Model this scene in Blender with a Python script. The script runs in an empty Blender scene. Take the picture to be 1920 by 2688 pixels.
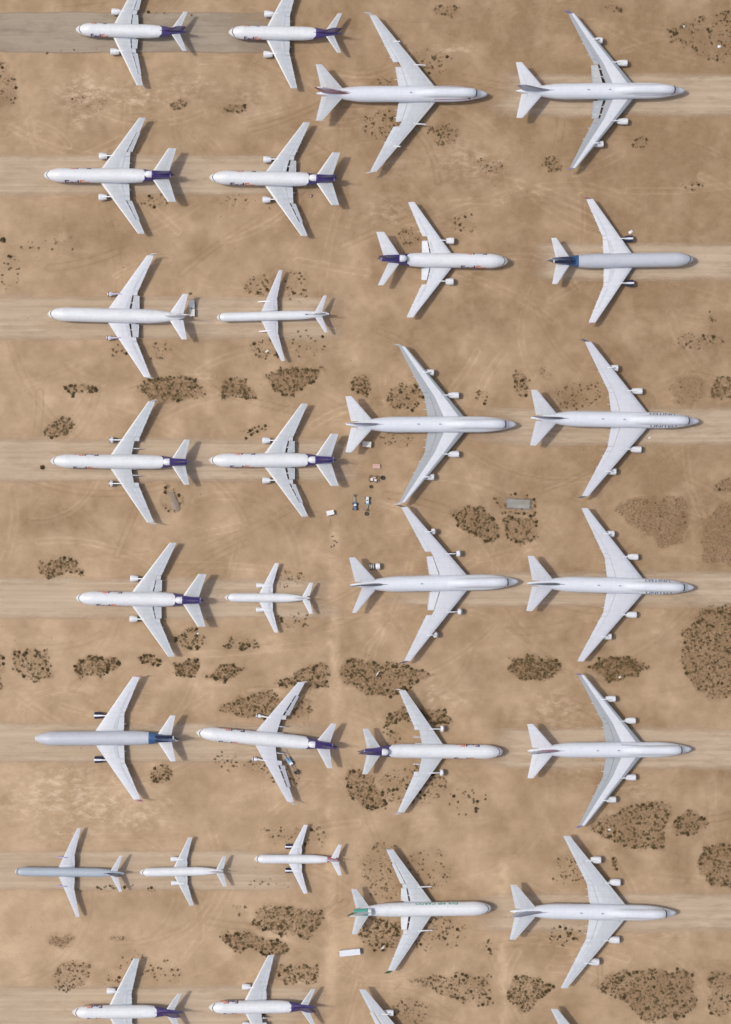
import bpy, bmesh, math, random
import numpy as np
from mathutils import Vector, noise as mnoise
random.seed(7); rng = np.random.default_rng(7)
SC = bpy.context.scene; COL = SC.collection
R = math.radians
S = 0.15707            # metres per pixel of the 1920 px wide photograph, on the ground
D = 1920/1624          # the survey of the scrub was made on a 1624 px wide print
H = 875.0              # flying height
SUN_EL, SUN_AZ = 60.0, 7.0

def W(sx, sy, z=0.0):
    """survey point on the photograph -> world point at height z"""
    f = (H-z)/H
    return Vector(((sx-960)*S*f, (1344-sy)*S*f, z))
def WD(dx, dy, z=0.0): return W(dx*D, dy*D, z)

# ------------------------------------------------------------------ materials
def nt(name):
    m = bpy.data.materials.new(name); m.use_nodes = True
    t = m.node_tree; b = t.nodes['Principled BSDF']
    return m, t, b
def nd(t, typ, **kw):
    n = t.nodes.new(typ)
    for k, v in kw.items(): setattr(n, k, v)
    return n
def math_n(t, op, a, b=None, c=None, clamp=False):
    n = nd(t, 'ShaderNodeMath', operation=op, use_clamp=clamp)
    for i, v in enumerate((a, b, c)):
        if v is None: continue
        if isinstance(v, (int, float)): n.inputs[i].default_value = v
        else: t.links.new(v, n.inputs[i])
    return n.outputs[0]
def mixc(t, fac, a, b, blend='MIX'):
    n = nd(t, 'ShaderNodeMix', data_type='RGBA', blend_type=blend)
    for i, v in ((0, fac), (6, a), (7, b)):
        if isinstance(v, (int, float)): n.inputs[i].default_value = v
        elif isinstance(v, tuple): n.inputs[i].default_value = (*v, 1)
        else: t.links.new(v, n.inputs[i])
    return n.outputs[2]
def noise_n(t, vec, scale, detail=4, rough=.55, sc=None):
    if sc:
        mp = nd(t, 'ShaderNodeMapping'); mp.inputs['Scale'].default_value = sc
        t.links.new(vec, mp.inputs[0]); vec = mp.outputs[0]
    n = nd(t, 'ShaderNodeTexNoise'); n.inputs['Scale'].default_value = scale
    n.inputs['Detail'].default_value = detail; n.inputs['Roughness'].default_value = rough
    t.links.new(vec, n.inputs['Vector']); return n.outputs['Fac']
def ramp(t, f, a, b, lo=0., hi=1.):
    n = nd(t, 'ShaderNodeMapRange'); n.inputs[1].default_value = a; n.inputs[2].default_value = b
    n.inputs[3].default_value = lo; n.inputs[4].default_value = hi
    t.links.new(f, n.inputs[0]); return n.outputs[0]

MATS = {}
def paint(name, col, rough=.42, dirt=.14, aft=None, b=0, k=0, y0=0, xm=0, metal=0.0, panel=True):
    """weathered aircraft paint; 'aft' gives the colour behind station b (a rounded line)"""
    if name in MATS: return MATS[name]
    m, t, bs = nt(name)
    tc = nd(t, 'ShaderNodeTexCoord').outputs['Object']
    base = col
    if aft:
        sx = nd(t, 'ShaderNodeSeparateXYZ'); t.links.new(tc, sx.inputs[0])
        st = math_n(t, 'SUBTRACT', xm, sx.outputs[0])
        ay = math_n(t, 'MAXIMUM', math_n(t, 'SUBTRACT', math_n(t, 'ABSOLUTE', sx.outputs[1]), y0), 0)
        lim = math_n(t, 'SUBTRACT', b, math_n(t, 'MULTIPLY', ay, k))
        f = math_n(t, 'GREATER_THAN', st, lim)
        base = mixc(t, f, col, aft)
    n1 = noise_n(t, tc, .55, 6, .6, (.25, 1.3, 1.3))
    n2 = noise_n(t, tc, .12, 3, .5)
    f = math_n(t, 'MULTIPLY', ramp(t, n1, .42, .72), dirt)
    c = mixc(t, f, base, (.36, .33, .29))
    c = mixc(t, math_n(t, 'MULTIPLY', ramp(t, n2, .4, .7), dirt*.7), c, (.50, .49, .47))
    br = nd(t, 'ShaderNodeTexBrick'); br.inputs['Scale'].default_value = 1; br.inputs['Mortar Size'].default_value = .05; br.inputs['Mortar Smooth'].default_value = .3
    br.inputs['Brick Width'].default_value = 4.6; br.inputs['Row Height'].default_value = 2.1; t.links.new(tc, br.inputs['Vector'])
    br.inputs['Color1'].default_value = (1, 1, 1, 1); br.inputs['Color2'].default_value = (.96, .96, .965, 1); br.inputs['Mortar'].default_value = (.84, .84, .85, 1)
    if panel: c = mixc(t, 1.0, c, br.outputs[0], 'MULTIPLY')
    n3 = noise_n(t, tc, 1.0, 4, .6, (.5, .22, 1)); c = mixc(t, math_n(t, 'MULTIPLY', ramp(t, n3, .55, .72), dirt*1.2), c, (.30, .28, .25))
    t.links.new(c, bs.inputs['Base Color'])
    bs.inputs['Roughness'].default_value = rough; bs.inputs['Metallic'].default_value = metal
    MATS[name] = m; return m
WHITE = (.775, .80, .83); WINGGREY = (.50, .54, .58); MIDGREY = (.325, .36, .39)
PURPLE = (.046, .026, .165); ORANGE = (.80, .20, .07); BLUE = (.018, .095, .24); TEAL = (.06, .37, .28)
M = {}
def setup_mats():
    M['white'] = paint('aircraft_white', WHITE)
    M['wing'] = paint('wing_light_grey', WINGGREY, .5, .2)
    M['wingw'] = paint('wing_white', (.645, .675, .725), .45, .12)
    M['wingl'] = paint('wing_lavender_grey', (.57, .595, .65), .5, .1)
    M['mid'] = paint('wing_mid_grey', MIDGREY, .5, .15)
    M['edge'] = paint('leading_edge_metal', (.66, .67, .665), .4, .1)
    M['panel'] = paint('control_surface', (.56, .605, .65), .5, .2)
    M['jumbow'] = paint('jumbo_white', (.725, .765, .82), .5, .08); M['radome'] = paint('cream_radome', (.66, .64, .58), .5, .15)
    M['purple'] = paint('purple_paint', PURPLE, .32, .05)
    M['orange'] = paint('orange_paint', ORANGE, .4, .1)
    M['blue'] = paint('deep_blue_paint', BLUE, .3, .06)
    M['navy'] = paint('navy_paint', (.012, .018, .065), .3, .05)
    M['teal'] = paint('green_paint', TEAL, .35, .1)
    M['dgreen'] = paint('dark_green_paint', (.03, .12, .06), .35, .1)
    M['red'] = paint('dark_red_paint', (.30, .025, .06), .35, .08)
    M['pink'] = paint('faded_pink_paint', (.55, .20, .30), .45, .2)
    M['lilac'] = paint('lilac_paint', (.30, .27, .50), .35, .1)
    M['slate'] = paint('slate_paint', (.12, .15, .22), .35, .08)
    M['slateL'] = paint('pale_slate_paint', (.33, .36, .46), .38, .1)
    M['dark'] = paint('dark_metal', (.035, .035, .04), .5, .2)
    M['black'] = paint('rubber_black', (.018, .017, .016), .8, .2)
    M['metal'] = paint('bare_metal', (.42, .42, .42), .35, .2, metal=.6)
    M['glass'] = paint('cockpit_glass', (.02, .025, .035), .12, .03)
    M['tan'] = paint('weathered_wood', (.45, .33, .21), .85, .4)
    M['rust'] = paint('rusty_brown', (.10, .06, .04), .8, .5)
    M['lblue'] = paint('light_blue_paint', (.20, .42, .58), .45, .2)
    M['cream'] = paint('cream_panel', (.74, .72, .66), .6, .25)
    M['rose'] = paint('sun_bleached_red', (.62, .36, .29), .6, .3)

# ------------------------------------------------------------------ mesh helpers
class MB:
    def __init__(s): s.v = []; s.f = []; s.m = []
    def vert(s, p): s.v.append(tuple(p)); return len(s.v)-1
    def face(s, idx, m=0): s.f.append(tuple(idx)); s.m.append(m)
    def loft(s, rings, cap=True, m=0, mf=None):
        ids = [[s.vert(p) for p in r] for r in rings]; n = len(rings[0])
        for i in range(len(ids)-1):
            for j in range(n):
                s.face((ids[i][j], ids[i][(j+1) % n], ids[i+1][(j+1) % n], ids[i+1][j]), mf(i, j) if mf else m)
        if cap:
            s.face(ids[0][::-1], m); s.face(ids[-1], m)
        return ids
    def box(s, x0, x1, y0, y1, z0, z1, m=0, rot=0, c=(0, 0)):
        ca, sa = math.cos(rot), math.sin(rot)
        P = [(x, y, z) for z in (z0, z1) for x, y in ((x0, y0), (x1, y0), (x1, y1), (x0, y1))]
        i = [s.vert((c[0]+x*ca-y*sa, c[1]+x*sa+y*ca, z)) for x, y, z in P]
        for q in ((3, 2, 1, 0), (4, 5, 6, 7), (0, 1, 5, 4), (1, 2, 6, 5), (2, 3, 7, 6), (3, 0, 4, 7)):
            s.face([i[a] for a in q], m)
    def cyl(s, p, q, r0, r1=None, n=12, m=0, cap=True):
        p, q = Vector(p), Vector(q); r1 = r0 if r1 is None else r1
        ax = (q-p).normalized(); u = ax.orthogonal().normalized(); w = ax.cross(u)
        rg = [[c+(u*math.cos(a)+w*math.sin(a))*r for a in [2*math.pi*k/n for k in range(n)]] for c, r in ((p, r0), (q, r1))]
        s.loft(rg, cap, m)
    def lathe(s, cx, cy, cz, prof, n=20, m=0, cap=False, mf=None):
        """turned about the x axis; prof = (x, r)"""
        rg = [[(cx+x, cy+r*math.cos(a), cz+r*math.sin(a)) for a in [2*math.pi*k/n for k in range(n)]] for x, r in prof]
        s.loft(rg, cap, m, mf)
    def mesh(s, name, mats, smooth=True, angle=38, bevel=0, normals=True):
        me = bpy.data.meshes.new(name); me.from_pydata(s.v, [], s.f)
        for mt in mats: me.materials.append(mt)
        me.polygons.foreach_set('material_index', s.m)
        if normals or bevel:
            bm = bmesh.new(); bm.from_mesh(me)
            if bevel:
                bmesh.ops.remove_doubles(bm, verts=bm.verts, dist=1e-4)
                bmesh.ops.bevel(bm, geom=[e for e in bm.edges if e.is_manifold and e.calc_face_angle(0) > .6], offset=bevel, segments=2, affect='EDGES', clamp_overlap=True)
            if normals: bmesh.ops.recalc_face_normals(bm, faces=bm.faces)
            bm.to_mesh(me); bm.free()
        if smooth:
            me.polygons.foreach_set('use_smooth', [True]*len(me.polygons))
            me.set_sharp_from_angle(angle=R(angle))
        me.update(); return me

def link(name, data, parent=None, label=None):
    o = bpy.data.objects.new(name, data); COL.objects.link(o)
    if parent: o.parent = parent
    if label: o['label'] = label
    return o
def thing(name, label, cat, loc, rz=0, sc=1, group=None, data=None):
    o = bpy.data.objects.new(name, data); COL.objects.link(o)
    o.location = loc; o.rotation_euler = (0, 0, rz); o.scale = (sc, sc, sc)
    o['label'] = label; o['category'] = cat
    if group: o['group'] = group
    if data is None: o.empty_display_size = 2
    return o
CACHE = {}
def cached(key, fn):
    if key not in CACHE: CACHE[key] = fn()
    return CACHE[key]

def interp(tab, x):
    """monotone cubic through tab = [(x, v...)]"""
    xs = [t[0] for t in tab]
    if x <= xs[0]: return tab[0][1:]
    if x >= xs[-1]: return tab[-1][1:]
    i = max(k for k in range(len(xs)-1) if xs[k] <= x)
    h = xs[i+1]-xs[i]; u = (x-xs[i])/h; out = []
    for c in range(1, len(tab[0])):
        d = [(tab[k+1][c]-tab[k][c])/(xs[k+1]-xs[k]) for k in range(len(xs)-1)]
        def sl(k):
            if k == 0: return d[0]
            if k == len(xs)-1: return d[-1]
            a, b = d[k-1], d[k]
            return 0 if a*b <= 0 else 2*a*b/(a+b)
        m0, m1 = sl(i), sl(i+1); v0, v1 = tab[i][c], tab[i+1][c]
        out.append((2*u**3-3*u*u+1)*v0+(u**3-2*u*u+u)*h*m0+(-2*u**3+3*u*u)*v1+(u**3-u*u)*h*m1)
    return out
def lin(tab, x):
    if x <= tab[0][0]: a, b = tab[0], tab[1]
    elif x >= tab[-1][0]: a, b = tab[-2], tab[-1]
    else:
        i = max(k for k in range(len(tab)-1) if tab[k][0] <= x); a, b = tab[i], tab[i+1]
    u = (x-a[0])/(b[0]-a[0]); return [a[c]+u*(b[c]-a[c]) for c in range(1, len(a))]

# ------------------------------------------------------------------ aircraft kinds (metres, station aft of the nose)
def nose_rings(w, zt, zb, L, zc):
    return [(0, .05, zc+.06, zc-.06), (.25*L/5, .26*w, zc+.30*(zt-zc)*.9, zc-.34*(zc-zb)), (.9*L/5, .50*w, zc+.50*(zt-zc), zc-.62*(zc-zb)),
            (1.9*L/5, .70*w, zc+.74*(zt-zc), zc-.84*(zc-zb)), (3.2*L/5, .88*w, zc+.92*(zt-zc), zc-.95*(zc-zb)), (L, w, zt, zb)]
K = {}
K['jumbo'] = dict(L=69.9, xm=35, nx=90,
    rings=[(0, .05, 4.25, 4.15), (.5, .62, 4.9, 3.5), (1.5, 1.12, 5.6, 2.9), (3, 1.55, 6.4, 2.5), (5.3, 2.1, 7.2, 2.15), (8, 2.62, 7.8, 2.0), (11.4, 3.05, 8.15, 1.95), (16, 3.27, 8.35, 1.95),
           (48, 3.27, 8.4, 1.95), (52, 3.16, 8.4, 2.3), (56, 2.75, 8.35, 3.1), (60, 2.1, 8.25, 4.1), (64, 1.3, 8.0, 5.2), (68, .6, 7.6, 6.2), (69.6, .22, 7.2, 6.7)],
    hump=[(2.4, .8, 5.9), (4.0, 1.3, 7.6), (5.2, 1.65, 8.75), (7, 1.85, 9.55), (9.5, 1.95, 9.95), (21, 1.95, 9.95), (25, 1.9, 9.3), (30, 1.7, 8.3)],
    wing=[(0, 18.6, 35.8, 3.3, .125), (11.5, 28.3, 37.6, 4.3, .105), (31.7, 45.3, 48.0, 6.4, .09)], kink=11.5, tipy=31.7,
    flaps=[(3.6, 11.0), (13.2, 22.0)], ail=[(11.2, 13.0), (22.4, 31.0)],
    wl=(.75, 1.75, 2.2, .5),
    tail=[(0, 57.3, 67.2, 7.1, .10), (11.4, 67.3, 69.8, 8.7, .09)],
    fin=[(7.9, 55.0, 67.0, 0, .10), (9.2, 57.2, 67.4, 0, .10), (19.4, 66.6, 70.4, 0, .09)], dorsal=(52.5, 58, 8.35, 9.2),
    eng=[(12.0, 23.4, 1.33, 4.4, 2.35), (21.3, 33.6, 1.33, 4.4, 2.75)], fair=[6.2, 9.3, 15.0, 19.6], gear=[(7.5, 0, 2.3), (33, 1.9, 2.3), (36, 1.9, 2.3), (33.5, 5.5, 3.0)],
    cock=(4.45, 1.7, .40, 36))
K['trijet'] = dict(L=60.7, xm=30, nx=80,
    rings=nose_rings(2.95, 7.95, 1.95, 7.6, 4.3)+[(41, 2.95, 7.95, 1.95), (44.5, 2.78, 7.95, 2.6), (48, 2.4, 7.9, 3.5), (52, 1.75, 7.75, 4.7), (55, 1.1, 7.5, 5.7), (57, .35, 7.1, 6.6)],
    wing=[(0, 22.9, 36.6, 3.0, .125), (9.9, 29.9, 37.0, 3.9, .105), (25.2, 40.75, 43.6, 5.6, .09)], kink=9.9, tipy=25.2,
    flaps=[(3.2, 8.6), (10.6, 19.2)], ail=[(8.8, 10.4), (19.5, 24.8)], wl=(.5, 2.1, 1.6, .7),
    tail=[(0, 49.8, 56.2, 6.3, .10), (9.4, 56.2, 58.3, 7.8, .09)],
    fin=[(9.6, 49.0, 58.0, 0, .10), (17.6, 56.4, 60.4, 0, .09)], duct=(50.2, 57.4, 9.15, 1.42, 60.7),
    eng=[(9.1, 24.4, 1.42, 3.5, 2.2)], fair=[5.6, 12.5, 16.4, 20.2], gear=[(6.5, 0, 2.2), (34, 0, 2.3), (33, 5.2, 2.9)], cock=(1.35, 1.5, .30, 26))
K['shorttrijet'] = dict(L=53.7, xm=27, nx=75,
    rings=nose_rings(2.95, 7.95, 1.95, 7.6, 4.3)+[(35.5, 2.95, 7.95, 1.95), (38.5, 2.78, 7.95, 2.6), (42, 2.4, 7.9, 3.5), (46, 1.75, 7.75, 4.7), (49, 1.1, 7.5, 5.7), (51, .35, 7.1, 6.6)],
    wing=[(0, 20.8, 34.3, 3.0, .125), (9.4, 27.95, 34.9, 3.9, .105), (23.4, 38.5, 41.2, 5.5, .09)], kink=9.4, tipy=23.4,
    flaps=[(3.2, 7.9), (9.9, 17.6)], ail=[(8.1, 9.7), (18.0, 22.9)],
    tail=[(0, 43.1, 50.4, 6.2, .10), (10.8, 50.7, 53.9, 8.0, .09)],
    fin=[(9.6, 43.6, 51.6, 0, .10), (17.4, 49.6, 53.4, 0, .09)], duct=(44.2, 51.6, 9.15, 1.42, 53.7),
    eng=[(8.3, 22.1, 1.38, 3.3, 2.2)], fair=[5.4, 11.6, 15.0, 18.0], gear=[(6.5, 0, 2.2), (32, 5.2, 2.9)], cock=(1.35, 1.5, .30, 26))
K['twinjet'] = dict(L=46.4, xm=22, nx=70,
    rings=nose_rings(2.8, 7.4, 1.75, 6.4, 4.0)+[(29, 2.8, 7.4, 1.75), (32.5, 2.62, 7.38, 2.4), (36, 2.15, 7.3, 3.3), (40, 1.4, 7.1, 4.5), (44, .65, 6.7, 5.6), (46.3, .18, 6.3, 5.95)],
    wing=[(0, 14.0, 25.0, 2.9, .12), (7.4, 17.9, 24.8, 3.7, .105), (22.4, 25.9, 28.4, 5.2, .09)], kink=7.4, tipy=22.4,
    flaps=[(3.0, 6.9), (8.9, 17.6)], ail=[(7.1, 8.7), (18.0, 21.9)],
    tail=[(0, 38.7, 42.6, 6.0, .10), (8.0, 44.4, 46.0, 7.0, .09)],
    fin=[(7.1, 35.6, 44.2, 0, .10), (15.6, 42.6, 46.6, 0, .09)], dorsal=(33.5, 38, 7.3, 8.2),
    eng=[(8.2, 14.3, 1.38, 3.7, 2.2)], fair=[5.2, 9.6, 12.6, 15.6, 18.6], gear=[(5.5, 0, 2.0), (23.5, 4.7, 2.7)], cock=(1.5, 1.4, .32, 28))
K['narrow'] = dict(L=46.4, xm=22, nx=70,
    rings=nose_rings(1.9, 6.3, 2.25, 3.4, 3.9)+[(33, 1.9, 6.3, 2.25), (36.5, 1.78, 6.28, 2.7), (40, 1.4, 6.2, 3.5), (43.5, .85, 6.05, 4.4), (46.3, .3, 5.7, 5.2)],
    wing=[(0, 17.4, 25.2, 3.0, .12), (7.3, 20.9, 25.1, 3.6, .105), (18.7, 26.2, 27.7, 4.7, .09)], kink=7.3, tipy=18.7,
    flaps=[(2.3, 6.8), (7.4, 13.6)], ail=[(13.8, 18.2)], rootfair=(2.55, 19.8, 24.6, 3.55),
    tail=[(0, 39.9, 43.2, 5.2, .10), (7.6, 44.4, 45.6, 6.1, .09)],
    fin=[(6.0, 38.8, 44.6, 0, .10), (13.6, 43.4, 46.4, 0, .09)], dorsal=(36.5, 41, 6.25, 7.0),
    eng=[(6.1, 16.7, 1.1, 3.6, 2.2)], fair=[4.4, 8.2, 11.2, 13.4], gear=[(5, 0, 1.9), (24, 3.6, 2.8)], cock=(1.0, 1.0, .26, 28))
K['smalljet'] = dict(L=36.6, xm=18, nx=60,
    rings=nose_rings(1.86, 5.3, 1.35, 4.2, 2.9)+[(22.5, 1.86, 5.3, 1.35), (26, 1.74, 5.28, 1.9), (29.5, 1.35, 5.2, 2.7), (32.5, .85, 5.0, 3.6), (35.2, .25, 4.7, 4.3)],
    wing=[(0, 13.4, 19.9, 2.1, .12), (5.3, 16.15, 20.0, 2.7, .105), (14.3, 20.8, 22.4, 3.6, .09)], kink=5.3, tipy=14.3,
    flaps=[(2.2, 4.7), (5.6, 10.2)], ail=[(10.5, 13.8)],
    tail=[(0, 31.8, 35.0, 4.5, .10), (6.4, 35.2, 36.6, 5.3, .09)],
    fin=[(5.1, 29.2, 34.6, 0, .10), (11.1, 33.6, 36.2, 0, .09)], dorsal=(25.5, 31, 5.2, 6.0),
    eng=[(5.0, 13.0, 1.06, 3.6, 1.7)], fair=[3.4, 6.4, 8.4, 10.0], gear=[(4, 0, 1.4), (18.6, 2.6, 1.9)], cock=(1.25, 1.1, .26, 28))

def fus_pt(k, st, th, off=0.0):
    """point of the fuselage skin at station st, angle th above the horizontal (left positive y)"""
    w, zt, zb = interp(k['rings'], st); zc, hh = (zt+zb)/2, (zt-zb)/2
    c, s = math.cos(th), math.sin(th)
    rho = 1/math.sqrt((c/w)**2+(s/hh)**2)
    if 'hump' in k and k['hump'][0][0] <= st <= k['hump'][-1][0]:
        a, top = interp(k['hump'], st); dz = top-a-zc
        q = a*a-(dz*c)**2
        if q > 0: rho = max(rho, dz*s+math.sqrt(q))
    rho += off
    return (k['xm']-st, rho*c, zc+rho*s)

def fus_mesh(kind, mat):
    k = K[kind]; mb = MB(); L = k['rings'][-1][0]; n = 40
    sts = sorted(set([0, .12, .3, .55, .9, 1.4, 2, 2.7, 3.5, 4.5, 5.5, 6.5, 7.6]+[L*i/k['nx'] for i in range(6, k['nx']+1)]))
    mb.loft([[fus_pt(k, s, 2*math.pi*j/n) for j in range(n)] for s in sts])
    return mb.mesh('fuselage', [mat])

def afz(c): return 5*(.2969*math.sqrt(max(c, 0))-.126*c-.3516*c*c+.2843*c**3-.1036*c**4)
def surf(mb, tab, s0, s1, c0, c1, fmap, mf=None, cuts=(), shift=0., drop=0., pitch=0., step=2.5, tscale=1., lift=0.):
    ss = [s0, s1]+[t[0] for t in tab if s0 < t[0] < s1]
    ss = sorted(ss); full = [ss[0]]
    for a, b in zip(ss, ss[1:]):
        n = max(1, int(abs(b-a)/step)); full += [a+(b-a)*(i+1)/n for i in range(n)]
    cs = sorted(set([c0, c1]+[c for c in cuts if c0 < c < c1]+[c0+(c1-c0)*(i/4)**(2 if c0 == 0 else 1) for i in range(5)]))
    rings = []
    for s in full:
        le, te, z, t = lin(tab, s); ch = te-le; up, lo = [], []
        for c in cs:
            hth = t*afz(c)*ch*tscale+lift
            x = le+c*ch+shift*ch; dz = -drop*ch-pitch*(c-c0)*ch
            up.append(fmap(x, s, z+dz, hth)); lo.append(fmap(x, s, z+dz, -(hth if lift == 0 else -lift*.2)))
        rings.append(up+lo[::-1])
    n = len(cs)
    def mfn(i, j):
        if mf is None: return 0
        jj = j if j < n-1 else (2*n-2-j if n <= j < 2*n-1 else 0)
        jj = min(max(jj, 0), n-2)
        return mf((cs[jj]+cs[jj+1])/2)
    mb.loft(rings, True, 0, mfn)
def wmap(k, side): return lambda st, s, z, h: (k['xm']-st, side*s, z+h)
def fmapf(k): return lambda st, s, z, h: (k['xm']-st, h, s)

C_SLAT, C_BOX = .105, .745
def build_wing(root, kind, side, o):
    k = K[kind]; sty = o.get('wing', 'wing'); two = sty == 'two'
    w = k['wing']; tip = k['tipy']; f = wmap(k, side); y0 = k['flaps'][0][0]*.55
    m_box = dict(two=M['wingw'], white=M['wingw'], lav=M['wingl']).get(sty, M['wing'])
    m_fl = M['mid'] if two else dict(white=M['wingw'], lav=M['wingl']).get(sty, M['panel'])
    m_sl = M['mid'] if two else dict(white=M['wingw'], lav=M['wingl']).get(sty, M['edge'])
    def box():
        mb = MB(); mf = (lambda c: 0 if .16 < c < .56 else 1) if two else None
        surf(mb, w, 0, tip, C_SLAT, C_BOX, f, mf, (.16, .56)); return mb.mesh('wing', [m_box, M['mid']])
    wg = link('wing', cached((kind, side, sty, 'box'), box), root)
    def slat():
        mb = MB(); surf(mb, w, y0, tip, 0, C_SLAT-.004, f); return mb.mesh('slat', [m_sl])
    link('slat', cached((kind, side, sty, 'slat'), slat), wg)
    fs = o.get('flap', {})
    for i, (a, b) in enumerate(k['flaps']):
        st = fs.get((side, i), fs.get('all', 0))
        if st == 'none': continue
        def flap(a=a, b=b, st=st):
            mb = MB(); surf(mb, w, a, b, C_BOX+.008, 1.0+.03*(st > 0), f, None, (), .115*st, .015*st, .35*st); return mb.mesh('flap', [m_fl])
        link('flap', cached((kind, side, sty, 'flap', i, st), flap), wg)
        if two or o.get('spoil', True):
            def spo(a=a, b=b):
                mb = MB(); surf(mb, w, a+.3, b-.3, .60, .735, f, None, (), 0, 0, 0, 2.5, 1.0, .012); return mb.mesh('spoiler', [M['mid'] if two else (M['wingl'] if sty == 'lav' else M['panel'])])
            link('spoiler', cached((kind, side, sty, 'spo', i), spo), wg)
    for i, (a, b) in enumerate(k['ail']):
        if fs.get((side, 'a%d' % i)) == 'none': continue
        def ail(a=a, b=b):
            mb = MB(); surf(mb, w, a, b, C_BOX+.008, 1.0, f); return mb.mesh('aileron', [m_fl])
        link('aileron', cached((kind, side, sty, 'ail', i), ail), wg)
    e = sorted(k['flaps']+k['ail']); p = e[0][1]; gaps = [(0, k['flaps'][0][0]-.06)]   # fixed strips of trailing edge between the moving surfaces
    for a, b in e[1:]+[(tip, tip)]:
        if a-p > .12: gaps.append((p+.05, a-.05))
        p = b
    for a, b in gaps:
        def stub(a=a, b=b):
            mb = MB(); surf(mb, w, a, b, C_BOX+.002, .985, f); return mb.mesh('trailing_edge', [m_fl])
        link('trailing_edge', cached((kind, side, sty, 'stub', a), stub), wg)
    for i, y in enumerate(k['fair']):
        def fair(y=y):
            le, te, z, t = lin(w, y); mb = MB(); L = (te-le)*.50
            mb.lathe(0, 0, 0, [(0, .02), (-.14*L, .26), (-.45*L, .36), (-.8*L, .22), (-L, .03)], 10, cap=True)
            mb.v = [(k['xm']-(le+.60*(te-le))-(-p[0])*1.0, side*y+p[1]*.8, z-.32+p[2]*1.1+p[0]*.03) for p in mb.v]
            return mb.mesh('flap_fairing', [M['wingw'] if sty != 'lav' else M['wingl']])
        link('flap_fairing', cached((kind, side, sty, 'fair', i), fair), wg)
    if 'wl' in k and o.get('winglet', True):
        cm = o.get('wlm', 'white')
        def wl():
            out, up, back, tp = k['wl']; le, te, z, t = lin(w, tip); mb = MB()
            tab = [(0, le+.25*(te-le), te, 0, .09), (1, le+.25*(te-le)+back*.9, te+back, 0, .08)]
            surf(mb, tab, 0, 1, 0, 1, lambda st, s, zz, h: (k['xm']-st, side*(tip+s*out+h*up/2.2), z+.02+s*up-h*out/2.2), None, (), step=.35)
            return mb.mesh('winglet', [M[cm]])
        link('winglet', cached((kind, side, 'wl', cm), wl), wg)
    if 'rootfair' in k:
        def rf():
            y, a, b, z = k['rootfair']; mb = MB(); L = b-a
            mb.lathe(0, 0, 0, [(0, .02), (-.08*L, .3), (-.3*L, .42), (-.8*L, .4), (-L, .05)], 12, cap=True)
            mb.v = [(k['xm']-a+p[0], side*y+p[1], z+p[2]*.75) for p in mb.v]; return mb.mesh('root_fairing', [M['wingw']])
        link('root_fairing', cached((kind, side, 'rootfair'), rf), wg)
    return wg

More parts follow.
